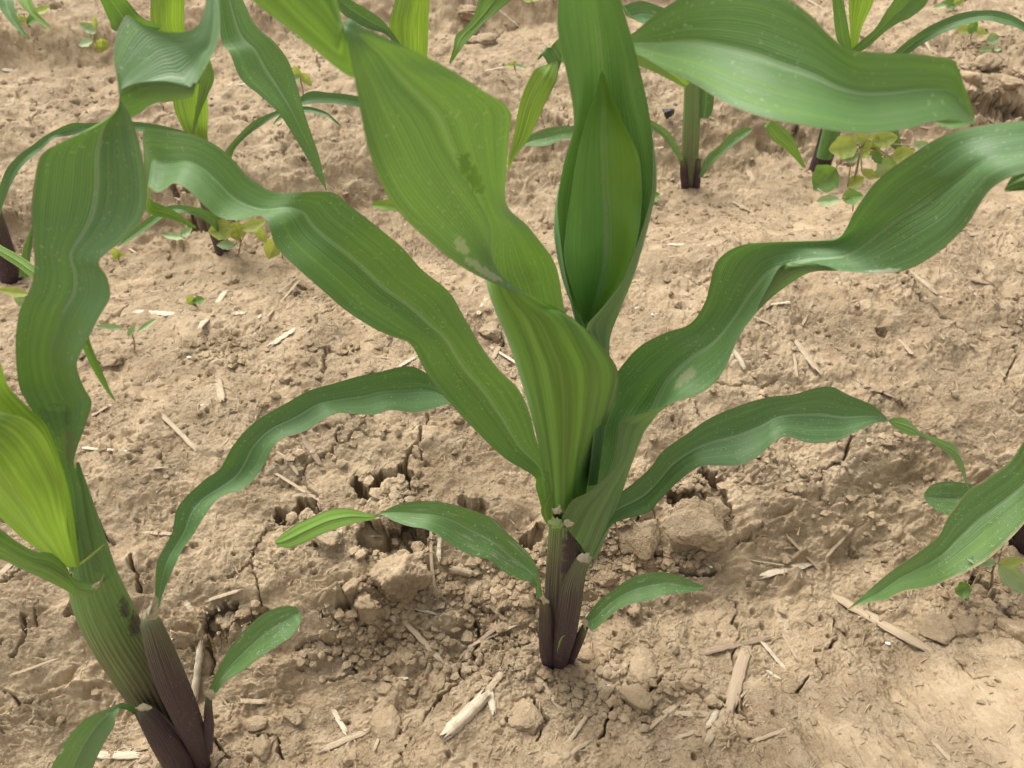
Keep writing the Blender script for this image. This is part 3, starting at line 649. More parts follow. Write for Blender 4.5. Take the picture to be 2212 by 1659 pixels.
# upper right leaf
leaf(p, [(1290,640,1330,640,.256,0),(1300,420,1350,420,.262,0),(1315,200,1352,220,.262,10),(1335,80,1352,120,.255,25),(1366,72,1372,114,.245,40),(1405,40,1430,147,.232,45),
 (1470,-5,1500,182,.219,48),(1555,-32,1570,224,.208,50),(1635,-30,1650,254,.200,50),(1705,0,1735,272,.195,50),(1750,32,1805,283,.192,48),(1792,76,1862,288,.190,45),
 (1835,107,1918,284,.189,42),(1890,113,1968,276,.189,42),(1960,115,2012,264,.190,40),(2025,122,2048,259,.190,35),(2062,132,2074,262,.190,30),(2082,180,2092,266,.190,25),
 (2102,245,2106,264,.191,20),(2096,268,2100,252,.195,10),(2055,278,2070,256,.200,10),(2018,266,2022,262,.204,10)], M['leaf'], sag=.09, nv=130, rip=.014, seed=6,
 label='broad leaf arching across the upper right with a bright yellow-green streak')
# middle right leaf
P_ = [(1262,1208,1276,1208),(1266,1180,1286,1192),(1275,1148,1303,1158),(1288,1113,1326,1130),(1318,1080,1358,1119),(1366,1045,1400,1107),(1404,1011,1426,1080),(1432,974,1466,1040),(1480,940,1512,1008),(1530,905,1552,1006),
 (1587,880,1601,1004),(1635,864,1640,984),(1672,856,1672,955),(1714,852,1702,943),(1762,838,1738,955),(1798,836,1776,957),(1835,854,1817,949),(1879,872,1860,927),(1900,887,1894,913),
 (1911,898,1911,912),(1930,922,1934,902),(1963,940,1959,905),(1990,943,1990,934),(2022,962,2021,945),(2057,990,2061,960),(2077,1022,2074,982),(2086,1045,2087,1030),(2094,1065,2095,1064)]
leaf(p, P_, M['leaf_dark'], Y=(.2165,.262), t=48, sag=.12, nv=150, rip=.012, seed=7, label='narrower dark leaf to the right with a twisted hanging tip')
N_ = [(1160,1292,1173,1293),(1152,1262,1164,1240),(1122,1251,1150,1206),(1086,1234,1122,1174),(1054,1209,1094,1150),(1016,1199,1070,1124),(981,1181,1042,1110),(946,1157,1006,1097),(918,1143,957,1085),(884,1137,911,1083),
 (852,1126,862,1089),(826,1113,829,1104),(802,1110,806,1122),(756,1099,760,1131),(716,1100,720,1145),(680,1114,685,1159),(650,1127,658,1173),(618,1147,628,1183),(600,1162,606,1181),(593,1170,595,1175)]
leaf(p, N_, M['leaf_first'], Y=(.214,.245), t=45, sag=.10, nv=110, rip=.01, seed=8, label='small low leaf to the left with a twisted lighter tip')
O_ = [(1258,1345,1270,1352),(1274,1322,1280,1362),(1295,1296,1306,1342),(1323,1275,1336,1316),(1358,1251,1378,1301),(1400,1237,1410,1296),(1440,1237,1440,1284),(1477,1247,1478,1281),(1504,1259,1504,1277),(1523,1267,1523,1269)]
leaf(p, O_, M['leaf_first'], Y=(.216,.232), t=50, sag=.10, nv=70, seed=9, label='short first leaf on the right with a pale rubbed streak')
leaf(p, [(1176,1020,1200,1015,.217,10),(1186,1060,1200,1060,.216,10),(1168,1100,1196,1112,.2145,10),(1180,1130,1212,1135,.213,10),(1200,1150,1216,1142,.212,10)], M['leaf'], t=20, name='leaf_base')
scrap(p, [(1180,1128),(1195,1118),(1212,1124),(1224,1136),(1214,1142),(1196,1144)], .2085, M['collar_green'], 'collar')
scrap(p, [(1188,1097),(1199,1101),(1210,1092),(1214,1106),(1203,1114),(1196,1110)], .2078, M['collar'], 'collar', 2)
scrap(p, [(1216,1124),(1228,1122),(1240,1132),(1232,1140),(1220,1138)], .2075, M['collar'], 'collar', 3)
scrap(p, [(1246,1206),(1262,1196),(1280,1206),(1270,1212),(1250,1211)], .2085, M['collar'], 'collar', 4, .002)
scrap(p, [(1256,1342),(1268,1340),(1270,1352),(1264,1360),(1258,1352)], .2145, M['collar'], 'collar', 5)
scrap(p, [(1164,1292),(1174,1288),(1186,1302),(1174,1306)], .2085, M['collar'], 'collar', 6)

# ---- plant at the lower left
p = thing('corn_plant', 'stout corn plant leaning out of the lower left corner beside a stub of straw', 'corn plant', base(400, 1640, .170), CORN)
tube(p, [(408,1655,.172,70),(368,1570,.172,86),(318,1480,.172,100),(262,1390,.172,108),(222,1310,.172,110),(196,1240,.173,96)], M['sheath_bruised'], flat=.7, nv=40, label='green ribbed sheath with a brown bruise')
tube(p, [(440,1665,.1638,28),(428,1612,.1630,44),(402,1545,.162,57),(373,1478,.162,63),(347,1410,.1625,57),(331,1362,.1635,47),(323,1340,.1648,40),(319,1330,.1662,5)], M['sheath_mid'], flat=.6, nv=40, label='olive sheath turning deep purple below its middle')
tube(p, [(402,1692,.158,50),(378,1636,.158,60),(350,1590,.158,57),(322,1550,.159,44),(306,1533,.16,32),(300,1526,.161,4)], M['sheath_purple'], flat=.65, nv=34, label='greyish purple sheath at the foot')
tube(p, [(448,1625,.164,22),(451,1570,.1645,22),(450,1530,.165,17),(452,1500,.1655,13)], M['sheath_purple'], flat=.7)
tube(p, [(240,1330,.1735,80),(205,1240,.174,84),(182,1140,.1755,66),(172,1060,.177,36),(168,1000,.178,6)], M['sheath_clean'], flat=.75)
F_ = [(150,1235,222,1238,.169,20),(143,1150,192,1160,.170,20),(134,1060,176,1055,.171,20),(124,985,160,998,.173,20),(99,933,181,928,.174,25),(58,868,198,872,.176,30),(41,831,182,838,.178,30),(34,760,166,788,.180,30),
 (36,711,186,740,.182,35),(44,667,215,684,.184,35),(62,632,238,642,.186,35),(74,592,232,600,.188,35),(74,540,214,563,.190,35),(70,490,270,515,.192,35),(68,445,308,470,.194,35),(74,395,318,415,.196,35),
 (88,337,309,342,.198,35),(132,308,292,278,.200,30),(205,274,276,240,.201,25),(244,248,265,224,.202,20),(257,220,260,216,.203,20)]
def pl(x, y, ref=(345, 183, .203), t=50, nx=-.12):
    P = atplane(x, y, atY(*ref), t, nx); return (x, y, P[1])
F_ = F_ + [
 [pl(253,172),pl(256,190),pl(260,206),(275,245,.209)],
 [pl(245,120),pl(270,162),pl(293,190),(288,252,.212)],
 [pl(250,80),pl(302,135),pl(342,183),(330,226,.213)],
 [pl(262,48),pl(330,112),pl(377,187),(372,220,.213)],
 [pl(275,33),pl(350,102),pl(413,196),(416,208,.212)],
 [pl(308,52),pl(380,96),pl(424,165),pl(425,178)],
 [pl(342,65),pl(402,92),pl(438,125),pl(450,135)],
 [pl(376,70),pl(428,84),pl(455,98),pl(465,106)],
 [pl(408,67),pl(440,64),pl(463,66),pl(475,66)],
 [pl(430,50),pl(450,38),pl(464,34),pl(475,30)],
 [pl(443,12),pl(454,4),pl(464,0),pl(473,-4)],
 [pl(450,-60),pl(456,-60),pl(462,-60),pl(466,-60)],
 [pl(455,-120),pl(456,-120),pl(457,-120),pl(458,-120)]]
leaf(p, F_, M['leaf_tall'], sag=.07, nv=190, rip=.012, seed=11, label='wide upright blue-green leaf that twists at its neck and folds over')
leaf(p, [(168,1225,120,1215,.164,0),(147,1150,92,1195,.163,5),(142,1100,45,1160,.161,10),(133,1036,0,1118,.160,15),(116,985,-50,1070,.159,20),(92,937,-90,1030,.158,25),(60,906,-120,990,.158,28),(20,893,-150,950,.158,30),(-60,885,-190,920,.158,30),(-200,880,-205,885,.158,30)],
 M['leaf_young'], sag=-.10, nv=60, seed=12, label='yellow-green young leaf curling out of the left edge')
leaf(p, [(172,1225,150,1222,.1665,0),(160,1120,135,1130,.1675,0),(141,1030,112,1040,.168,0),(104,926,60,960,.169,5),(62,880,10,920,.170,10),(18,834,-30,870,.171,15),(-5,775,-60,800,.172,20),(-80,700,-90,710,.173,20)], M['leaf_young'], sag=-.08, nv=50, seed=13)
leaf(p, [(222,1262,180,1292,.163,20),(164,1252,158,1284,.162,25),(140,1220,128,1268,.160,30),(112,1196,92,1250,.159,30),(74,1190,52,1232,.158,30),(30,1165,12,1212,.157,30),(0,1143,-25,1196,.156,30),(-60,1120,-85,1180,.155,30),(-160,1155,-165,1160,.154,30)], M['leaf_dark'], sag=-.08, nv=50, seed=14)
leaf(p, [(165,700,190,690,.190,0),(176,745,194,735,.190,0),(203,803,219,797,.191,0),(232,848,239,844,.192,0),(249,868,250,866,.193,0)][::-1], M['leaf'], nv=40, seed=15, label='narrow leaf tip hanging behind the wide leaf')
M1 = [(331,1325,342,1326),(335,1280,352,1283),(338,1220,375,1228),(352,1188,394,1188),(372,1150,419,1153),(380,1105,445,1110),(400,1075,477,1074),(445,1034,530,1054),(475,1012,566,1012),(505,960,590,966),(550,912,616,944),(616,872,662,930),
 (667,844,716,897),(711,831,752,893),(770,814,805,896),(820,803,845,886),(863,793,890,891),(895,793,930,884),(930,812,965,874),(960,835,985,875),(1010,864,1012,868)]
leaf(p, [(*s, y_, t_) for s, y_, t_ in zip(M1, np.linspace(.170, .262, len(M1)), np.linspace(25, 50, len(M1)))], M['leaf_dark'], sag=.13, nv=140, rip=.014, seed=16, label='long dark leaf arching to the right towards the middle plant')
leaf(p, [(448,1504,458,1506),(450,1492,466,1500),(471,1446,488,1471),(495,1401,523,1450),(530,1359,565,1418),(565,1328,607,1391),(600,1312,635,1370),(628,1309,649,1345),(642,1314,652,1330),(648,1320,651,1323)], M['leaf_first'], Y=(.166,.192), t=48, sag=.08, nv=60, seed=17, label='rounded spoon-shaped first leaf with pale dust')
leaf(p, [(298,1548,292,1528,.160),(268,1532,264,1518,.157),(250,1545,242,1528,.154),(247,1568,188,1551,.152),(228,1600,152,1588,.150),(208,1640,126,1628,.148),(188,1690,100,1690,.146),(150,1760,105,1750,.144),(110,1800,106,1800,.143)], M['leaf_blue'], t=55, sag=.10, nv=60, seed=18, label='drooping lower leaf leaving through the bottom edge')
tube(p, [(160,1226,.1682,3),(180,1214,.1678,6),(205,1194,.1678,6),(226,1175,.168,2)], M['dewlap'], name='collar', flat=.3, nseg=8, nv=10, label='yellow band across the leaf base')
scrap(p, [(298,1342),(310,1325),(326,1310),(332,1296),(342,1316),(345,1332),(322,1340)], .1605, M['collar'], 'collar', 1, .002)
scrap(p, [(196,1268),(222,1252),(226,1236),(218,1262),(210,1275)], .1605, M['collar'], 'collar', 2)
scrap(p, [(440,1500),(452,1492),(468,1498),(462,1512),(456,1516),(448,1504)], .1645, M['collar'], 'collar', 3)
scrap(p, [(290,1530),(308,1522),(330,1530),(318,1534),(300,1536)], .1565, M['collar'], 'collar', 4)

# ---- plant at the right edge
p = thing('corn_plant', 'corn plant at the right edge with a purple foot and brown-tipped leaf', 'corn plant', base(2215, 1190, .300), CORN)
tube(p, [(2215,1195,.300,70),(2222,1120,.300,66),(2240,1000,.300,56)], M['sheath_purple'], flat=.8)
leaf(p, [(2235,1040,2228,990,.298),(2260,1060,2215,950,.290),(2212,1131,2182,996,.284),(2171,1175,2131,1033,.278),(2134,1208,2090,1062,.272),(2091,1233,2050,1112,.266),(2043,1255,2028,1157,.260),(1996,1270,1988,1190,.252),(1952,1278,1934,1226,.246),
 (1915,1295,1890,1263,.240),(1879,1300,1857,1292,.234),(1822,1322,1820,1326,.228)], M['leaf_worn'], t=50, sag=.05, nv=90, rip=.015, seed=21, label='leaf with a dry brown tip and torn margin')
leaf(p, [(2190,1170,2190,1150,.300),(2150,1130,2145,1060,.298),(2100,1114,2098,1046,.296),(2060,1116,2050,1040,.294),(2025,1104,2016,1046,.292),(2002,1084,2000,1060,.291),(1996,1072,1996,1070,.290)][:], M['leaf_first'], t=50, sag=.04, nv=50, seed=22, label='rounded pale first leaf')

# ---- second row
p = thing('corn_plant', 'second-row corn plant behind the wide folded leaf, its bright leaf drooping to a point', 'corn plant', base(480, 545, .63), CORN)
tube(p, [(482,546,.63,30),(462,470,.63,38),(440,380,.63,46),(425,300,.63,46),(415,240,.63,44)], M['sheath_far'], flat=.85)
leaf(p, [(448,305,400,290,.622,0),(448,212,374,224,.622,0),(436,150,372,120,.622,0),(400,66,330,60,.622,0),(398,0,326,0,.62,0),(385,-80,340,-80,.62,0),(360,-150,358,-150,.62,0)], M['leaf_young'], sag=-.12, nv=60, seed=31, label='yellow-green rolled whorl leaf')
leaf(p, [(418,292,415,286,.615,0),(434,240,422,240,.615,0),(449,205,430,190,.614,0),(463,170,432,150,.613,0),(455,133,440,110,.612,0),(440,90,438,88,.612,0)], M['leaf_dark'], sag=.05, nv=40, seed=32)
leaf(p, [(410,300,440,230,.60),(385,120,400,80,.60),(342,66,352,56,.60,20),(253,68,308,38,.59,30),(236,44,274,0,.59,30),(212,-10,240,-40,.58,30),(180,-70,183,-72,.58,30)][2:], M['leaf'], t=30, nv=40, seed=33)
leaf(p, [(430,20,436,-10,.60,10),(455,-30,470,-70,.585,20),(480,84,560,-40,.565,30)][:0] + [(500,-60,470,-10,.575,30),(548,48,478,86,.56,30),(592,90,497,116,.552,30),(622,130,520,170,.545,30),(642,185,560,205,.54,30),(655,235,600,242,.535,30),(673,290,632,290,.53,30),(690,340,660,336,.525,30),(700,385,688,384,.52,30),(706,412,704,411,.52,30)],
 M['leaf'], sag=.08, nv=70, rip=.01, seed=34, label='bright leaf drooping to a fine point over the soil')
leaf(p, [(400,300,405,285,.61,35),(350,290,345,270,.605,35),(300,283,290,263,.60,35),(245,288,240,262,.59,35),(198,286,192,266,.585,35),(150,293,152,267,.58,35),(116,300,103,290,.57,35),(88,324,68,315,.565,35),(66,342,42,334,.56,35),(44,364,16,362,.555,35),(22,403,2,395,.55,35),(8,440,-6,430,.55,35),(-4,480,-6,478,.55,35)], M['leaf_dark'], sag=.1, nv=80, rip=.02, seed=35, label='thin dark leaf arching left with a wavy margin')
leaf(p, [(478,350,498,352,.60),(487,326,506,325,.59),(510,298,530,297,.585),(545,264,560,275,.58),(590,242,595,253,.575),(630,232,632,245,.57),(665,230,668,243,.565),(700,240,702,250,.56),(722,256,720,262,.555),(737,272,736,273,.555)], M['leaf_dark'], t=45, sag=.12, nv=60, rip=.02, seed=36)
leaf(p, [(478,512,490,505,.615),(462,492,474,470,.61),(432,470,440,452,.605),(395,460,398,444,.60),(365,462,360,446,.60),(325,490,315,474,.595),(280,520,276,506,.59),(255,533,254,531,.59)], M['leaf'], t=45, sag=.08, nv=50, seed=37)

p = thing('corn_plant', 'corn plant at the left edge of the second row, only its purple stem showing', 'corn plant', base(25, 598, .595), CORN)
tube(p, [(28,605,.595,50),(12,560,.595,46),(-5,500,.595,40),(-30,420,.595,36)], M['sheath_purple'], flat=.85)
leaf(p, [(-60,510,-50,490,.52),(0,552,0,528,.50),(40,578,38,549,.49),(72,602,74,574,.48),(110,620,112,610,.475),(140,632,141,630,.47)][::1], M['leaf'], t=40, sag=.06, nv=36, seed=38, label='bright leaf with a purple rim')
leaf(p, [(40,600,62,600,.575),(45,560,66,555,.575),(56,520,74,500,.575),(72,480,76,478,.575)], M['leaf_blue'], t=20, nv=26, seed=39)

p = thing('corn_plant', 'second-row corn plant just left of centre, foot hidden by the broad scuffed leaf', 'corn plant', base(905, 470, .69), CORN)
tube(p, [(908,475,.69,46),(900,380,.69,44),(893,280,.69,44),(886,180,.69,44)], M['sheath_far'], flat=.85)
leaf(p, [(915,200,858,195,.682,0),(924,105,843,80,.682,0),(926,40,842,42,.68,0),(927,-10,855,-5,.68,0),(915,-90,870,-90,.68,0),(890,-150,888,-150,.68,0)], M['leaf_young'], sag=-.12, nv=50, seed=41, label='yellow striped whorl leaf')
leaf(p, [(860,110,868,100,.67),(836,76,842,62,.67),(795,62,822,40,.665),(758,43,790,18,.66),(728,16,752,-5,.655),(690,-40,700,-55,.65),(650,-90,652,-92,.65)], M['leaf_dark'], t=35, nv=44, seed=42)
leaf(p, [(1090,-60,1150,-40,.65),(1040,-10,1110,-5,.65),(1024,31,1078,22,.645),(1008,56,1044,52,.64),(985,76,1012,86,.635),(979,104,992,112,.63),(970,136,974,138,.63)][::1], M['leaf'], t=35, nv=44, seed=43, label='leaf bending down to the right with a dark tip')
leaf(p, [(880,300,882,285,.68),(840,260,842,240,.675),(795,238,797,215,.67),(757,228,757,205,.665),(711,223,711,200,.66),(668,224,672,197,.655),(640,236,645,212,.65),(610,256,612,240,.645),(590,268,590,266,.645)][::1], M['leaf_dark'], t=45, sag=.1, nv=54, rip=.02, seed=44)
leaf(p, [(895,455,897,440,.68),(860,455,860,430,.675),(835,455,833,431,.67),(810,449,808,436,.67),(804,446,804,443,.67)], M['leaf_young'], t=45, nv=26, seed=45, label='small rounded first leaf')

p = thing('corn_plant', 'corn plant of the second row right of the whorl with a slim upright purple-footed stem', 'corn plant', base(1490, 402, .755), CORN)
tube(p, [(1492,408,.755,34),(1490,380,.755,36),(1491,330,.755,37),(1494,260,.755,37),(1497,170,.755,36),(1500,60,.755,30)], M['sheath_far'], flat=.85, nv=30)
tube(p, [(1480,408,.748,16),(1477,375,.748,16),(1474,346,.748,9)], M['sheath_purple'], flat=.7)
tube(p, [(1504,404,.748,16),(1507,375,.748,14),(1510,345,.748,8)], M['sheath_purple'], flat=.7)
leaf(p, [(1508,384,1516,384,.745),(1524,341,1532,362,.745),(1550,318,1557,337,.745),(1579,289,1590,310,.745),(1608,276,1614,292,.745),(1624,278,1625,281,.745)], M['leaf_first'], t=40, nv=30, seed=51)
leaf(p, [(1470,348,1477,346,.745),(1458,332,1467,322,.742),(1437,302,1449,290,.74),(1415,284,1425,270,.735),(1380,272,1380,250,.73),(1310,270,1310,248,.72),(1250,295,1250,270,.71),(1215,302,1215,272,.705),(1180,315,1180,277,.70),(1150,315,1147,291,.70),(1127,315,1126,314,.70)], M['leaf_first'], t=42, sag=.06, nv=60, seed=52)
leaf(p, [(1512,256,1530,256,.75),(1510,220,1540,236,.75),(1515,185,1545,195,.75),(1540,150,1560,160,.75),(1590,100,1592,102,.75)], M['leaf_blue'], t=20, nv=30, seed=53)
leaf(p, [(1480,190,1490,180,.74,20),(1400,150,1400,100,.72,30),(1300,120,1300,80,.70,30),(1215,135,1215,90,.68,35),(1164,144,1205,164,.66,25),(1143,171,1190,200,.655,20),(1123,222,1170,240,.65,15),(1108,300,1143,298,.645,10),(1098,345,1112,340,.64,10),(1098,370,1100,369,.64,10)], M['leaf_young'], sag=.08, nv=70, seed=54, label='yellow-green leaf with a purple rim hanging behind the whorl')
leaf(p, [(1200,175,1215,90,.67,20),(1172,120,1205,85,.67,20),(1155,135,1168,125,.67,20)][::-1] , M['leaf_blue'], nv=20, seed=55)
leaf(p, [(1500,80,1510,60,.74),(1445,62,1440,20,.735),(1405,52,1385,2,.73),(1380,48,1340,12,.725),(1352,20,1338,-20,.72),(1310,-40,1312,-42,.72)], M['leaf_blue'], t=40, nv=34, rip=.05, seed=56)

p = thing('corn_plant', 'corn plant of the second row at upper right beside the yellow-green weed', 'corn plant', base(1772, 372, .785), CORN)
tube(p, [(1766,378,.785,44),(1778,340,.785,42),(1792,290,.785,42),(1812,200,.785,40),(1830,120,.785,40)], M['sheath_purple'], flat=.85)
tube(p, [(1780,340,.776,32),(1795,285,.776,36),(1818,180,.776,42),(1835,112,.776,34)], M['sheath_clean'], flat=.8)
leaf(p, [(1826,112,1840,113,.772,0),(1808,86,1838,92,.772,0),(1802,50,1832,55,.77,0),(1798,0,1824,10,.77,0),(1795,-60,1815,-60,.77,0),(1802,-120,1804,-120,.77,0)][::1], M['leaf'], sag=.05, nv=40, seed=61)
leaf(p, [(1850,112,1838,112,.774,0),(1862,60,1836,60,.774,0),(1888,0,1834,0,.773,0),(1895,-60,1850,-60,.772,0),(1880,-130,1878,-130,.772,0)], M['leaf_young'], sag=-.1, nv=40, seed=62)
leaf(p, [(1838,108,1856,114,.77),(1862,86,1880,98,.765),(1890,62,1908,72,.76),(1912,28,1940,50,.755),(1932,-2,1970,36,.75),(1960,-50,2008,-6,.745),(2010,-110,2012,-112,.74)], M['leaf'], t=35, sag=.08, nv=50, seed=63)
leaf(p, [(1850,230,1856,240,.77),(1890,160,1900,172,.765),(1944,102,1962,118,.76),(1972,80,1990,97,.755),(2018,51,2032,74,.75),(2080,27,2084,54,.745),(2134,22,2130,44,.74),(2167,26,2165,52,.735),(2200,40,2196,60,.73),(2240,70,2236,80,.725),(2262,90,2262,91,.725)], M['leaf_dark'], t=45, sag=.1, nv=70, rip=.03, seed=64, label='long leaf arching out to the right edge')
leaf(p, [(1742,362,1734,362,.775),(1733,344,1718,344,.77),(1718,307,1694,320,.765),(1698,280,1670,304,.76),(1672,262,1655,280,.755),(1656,266,1652,272,.755)], M['leaf_first'], t=40, nv=34, seed=65)
leaf(p, [(1900,240,1925,240,.75),(1896,275,1940,280,.745),(1912,300,1946,308,.74),(1926,318,1950,326,.74),(1948,333,1950,334,.74)][::-1], M['leaf_first'], t=30, nv=30, seed=66)
# top right second leaf group behind the arching leaf and third row
p = thing('corn_plant', 'distant corn plant at the top left corner with a pale stem', 'corn plant', base(142, 52, 1.235), CORN)
tube(p, [(143,54,1.235,28),(142,30,1.235,28),(141,0,1.235,27),(138,-60,1.235,26)], M['sheath_clean'], flat=.9)
leaf(p, [(60,-20,36,-10,1.1),(80,25,45,12,1.08),(98,45,70,36,1.07),(112,60,95,58,1.06)], M['leaf_young'], t=35, nv=30, seed=71)
leaf(p, [(150,12,150,4,1.2),(180,22,178,10,1.19),(210,24,210,10,1.18),(240,16,240,14,1.17)][::-1], M['leaf_young'], t=40, nv=26, seed=72)
p = thing('corn_plant', 'corn plant outside the upper left corner whose leaf tip points down into the frame', 'corn plant', base(-120, 120, 1.03), CORN)
tube(p, [(-120,125,1.03,30),(-135,40,1.03,28),(-150,-60,1.03,26)], M['sheath'], flat=.9)
leaf(p, [(-130,20,-130,-10,1.0,30),(-60,-40,-50,-70,.95,30),(20,-10,-20,-30,.9,30),(32,22,0,18,.88,30),(44,50,24,50,.87,30),(62,84,60,85,.86,30)], M['leaf'], t=35, nv=40, seed=73)

# ------------------------------------------------------------------ weeds
def oval(parent, px, py, rx, ry, ang, Y, mat, name='leaf', t=50, cup=0.14, pt=0.15):
    t = 50 + ((px * 13 + py * 7) % 50) - 30; rx *= 1.08; ry *= 1.05
    """small broad leaf: a cupped, slightly pointed oval, its foot at angle ang+180"""
    st = []; c, s_ = math.cos(math.radians(ang)), math.sin(math.radians(ang))
    for q in np.linspace(-1, 1, 9):
        wd = ry * max(0.02, (1 - abs(q) ** (2.4 if q < 0 else 1.35)) ** 0.75) * (1.12 + 0.10 * math.sin(q * 9 + px))
        ax, ay = px + c * q * rx, py - s_ * q * rx
        st.append((ax - s_ * wd, ay - c * wd, ax + s_ * wd, ay + c * wd))
    return leaf(parent, st, mat, Y=Y, t=t, sag=cup, nv=18, name=name, seed=int(px) % 50, rip=.07)
def wire(parent, pts, mat, wpx=3, name='stem'):
    return tube(parent, [(x, y, Y, wpx) for x, y, Y in pts], mat, name=name, flat=1, nseg=7, nv=10)
def weed(label, root, leaves, stem_top=None, cat='weed', seed=0, wpx=3, name='weed_seedling'):
    P, dep = hit(*root); Y = P[1]
    o = thing(name, label, cat, (P[0], P[1], P[2] - 0.001))
    top = stem_top or (root[0], root[1] - 20)
    wire(o, [(root[0], root[1] + 4, Y), ((root[0] + top[0]) / 2 + 2, (root[1] + top[1]) / 2, Y - .002), (top[0], top[1], Y - .004)], M['twig'], wpx)
    for lx, ly, rx, ry, an, mt in leaves:
        c, s_ = math.cos(math.radians(an)), math.sin(math.radians(an)); fx, fy = lx - c * rx, ly + s_ * rx
        Yl = Y - .006 - 0.004 * ((lx * 7) % 3)
        wire(o, [(top[0], top[1] + 4, Y - .003), ((top[0] + fx) / 2, min(top[1], fy) - 2, Y - .005), (fx, fy, Yl)], M['twig'], max(1.5, wpx * .6), 'leaf_stalk')
        oval(o, lx, ly, rx, ry, an, Yl, M[mt])
    return o
weed('bushy yellow-green weed with diamond leaves growing at the foot of the upper right corn plant', (1840,405), [
 (1782,387,32,27,225,'weed_dark'),(1822,318,30,22,190,'weed'),(1884,312,24,18,70,'weed'),(1918,368,30,22,280,'weed_pale'),(1848,393,20,12,30,'weed'),(1912,300,26,16,10,'weed'),
 (1858,294,18,12,120,'weed'),(1880,376,20,9,-20,'weed'),(1952,334,24,16,20,'weed'),(1838,340,17,10,200,'weed_pale'),(1895,340,16,10,-60,'weed_dark'),(1990,312,16,7,10,'weed_pale'),(1868,330,14,10,40,'weed')], (1858,325), wpx=5)
weed('small dull green weed below the bushy one, lying on the ridge crest', (1842,452), [(1842,425,22,14,5,'weed_dark'),(1788,433,24,11,185,'weed_pale')], (1840,432))
weed('round-leaved yellow-green seedling under the wavy middle leaf', (510,560), [
 (476,496,25,20,190,'weed'),(511,499,19,18,270,'weed'),(548,486,26,12,20,'weed'),(488,529,19,9,180,'weed_pale'),(565,508,18,10,-60,'weed')], (520,520))
weed('yellowing drooping leaf seedling at the leaf edge above the straw tuft', (610,560), [(589,536,24,17,250,'weed'),(612,520,12,8,60,'weed')], (604,520))
weed('faint seedling with two pale leaves left of the round-leaved one', (395,545), [(375,510,24,7,175,'weed_pale'),(402,500,14,9,30,'weed_pale'),(385,440,22,12,150,'weed_pale')][:2], (392,515))
weed('tiny light green seedling beside the wide upright leaf', (255,562), [(250,548,14,9,120,'weed'),(262,550,8,5,20,'weed')], (255,555), wpx=2)
weed('pale green leaf pair at the left edge under the bright leaf', (55,690), [(28,630,32,9,170,'weed'),(48,646,17,16,250,'weed_pale')], (55,655))
weed('yellow seedling above the wavy thin leaves at upper left', (655,210), [(640,155,14,8,110,'weed'),(662,172,17,8,-50,'weed'),(632,172,16,9,200,'weed_pale')], (650,178))
weed('blurry pale weed in the upper left soil', (205,115), [(190,60,20,9,150,'weed_pale'),(219,98,15,13,270,'weed'),(185,92,15,8,200,'weed_pale'),(205,48,14,5,100,'weed')], (203,80))
weed('thin two-leaved seedling standing in the straw litter left of the middle', (291,755), [(236,706,28,6,176,'weed_pale'),(284,714,14,6,60,'weed_pale'),(318,702,24,5,35,'weed_pale')], (285,722))
weed('nipped green sprout on a short brown stub', (420,668), [(412,648,12,9,120,'weed'),(430,648,12,8,10,'weed_dark')], (420,655), wpx=7)
weed('minute yellow seedling in front of the rough bank at the top', (1112,158), [(1100,141,10,3,170,'weed'),(1126,144,12,4,-20,'weed_pale'),(1110,136,6,4,60,'weed')], (1112,148), wpx=2)
weed('small round green leaf peeping out beside the whorl', (1408,438), [(1413,424,13,11,20,'weed_dark')], (1405,430), wpx=2)
weed('pale two-leaved sprout on the upper right soil', (2146,108), [(2144,84,14,11,200,'weed_pale'),(2128,106,16,5,185,'weed_pale'),(2154,106,8,4,0,'weed_pale')], (2142,98))
weed('low light green weed behind the arching leaf at upper right', (2095,82), [(2080,62,18,10,160,'weed'),(2102,58,16,9,60,'weed_dark'),(2118,68,14,8,-20,'weed')], (2098,70))
weed('green weed at the top edge right of the centre', (2058,24), [(2052,8,16,10,170,'weed_dark'),(2072,2,12,8,30,'weed'),(2030,14,14,5,190,'weed_pale')], (2056,12))
weed('grey-green leafy weed at the left of the top edge', (60,60), [(40,42,18,8,170,'weed'),(70,40,16,9,40,'weed_dark'),(88,22,20,8,20,'weed'),(25,24,16,8,150,'weed_pale')], (60,45))
weed('pale wilted weed at the right edge among crumbs', (2140,1262), [(2190,1250,44,20,-45,'weed_pale'),(2120,1212,30,10,170,'weed_pale'),(2080,1275,17,16,190,'weed_dark'),(2185,1215,26,10,10,'weed')], (2143,1235), wpx=5)
weed('yellow weed at the top edge below the centre leaf', (1150,10), [(1155,-4,14,6,10,'weed'),(1138,0,10,4,170,'weed')], (1150,0), wpx=2)
weed('slim light seedling at the top right edge', (1930,20), [(1942,60,18,6,30,'weed'),(1905,72,14,5,200,'weed_pale')], (1925,68), wpx=2)

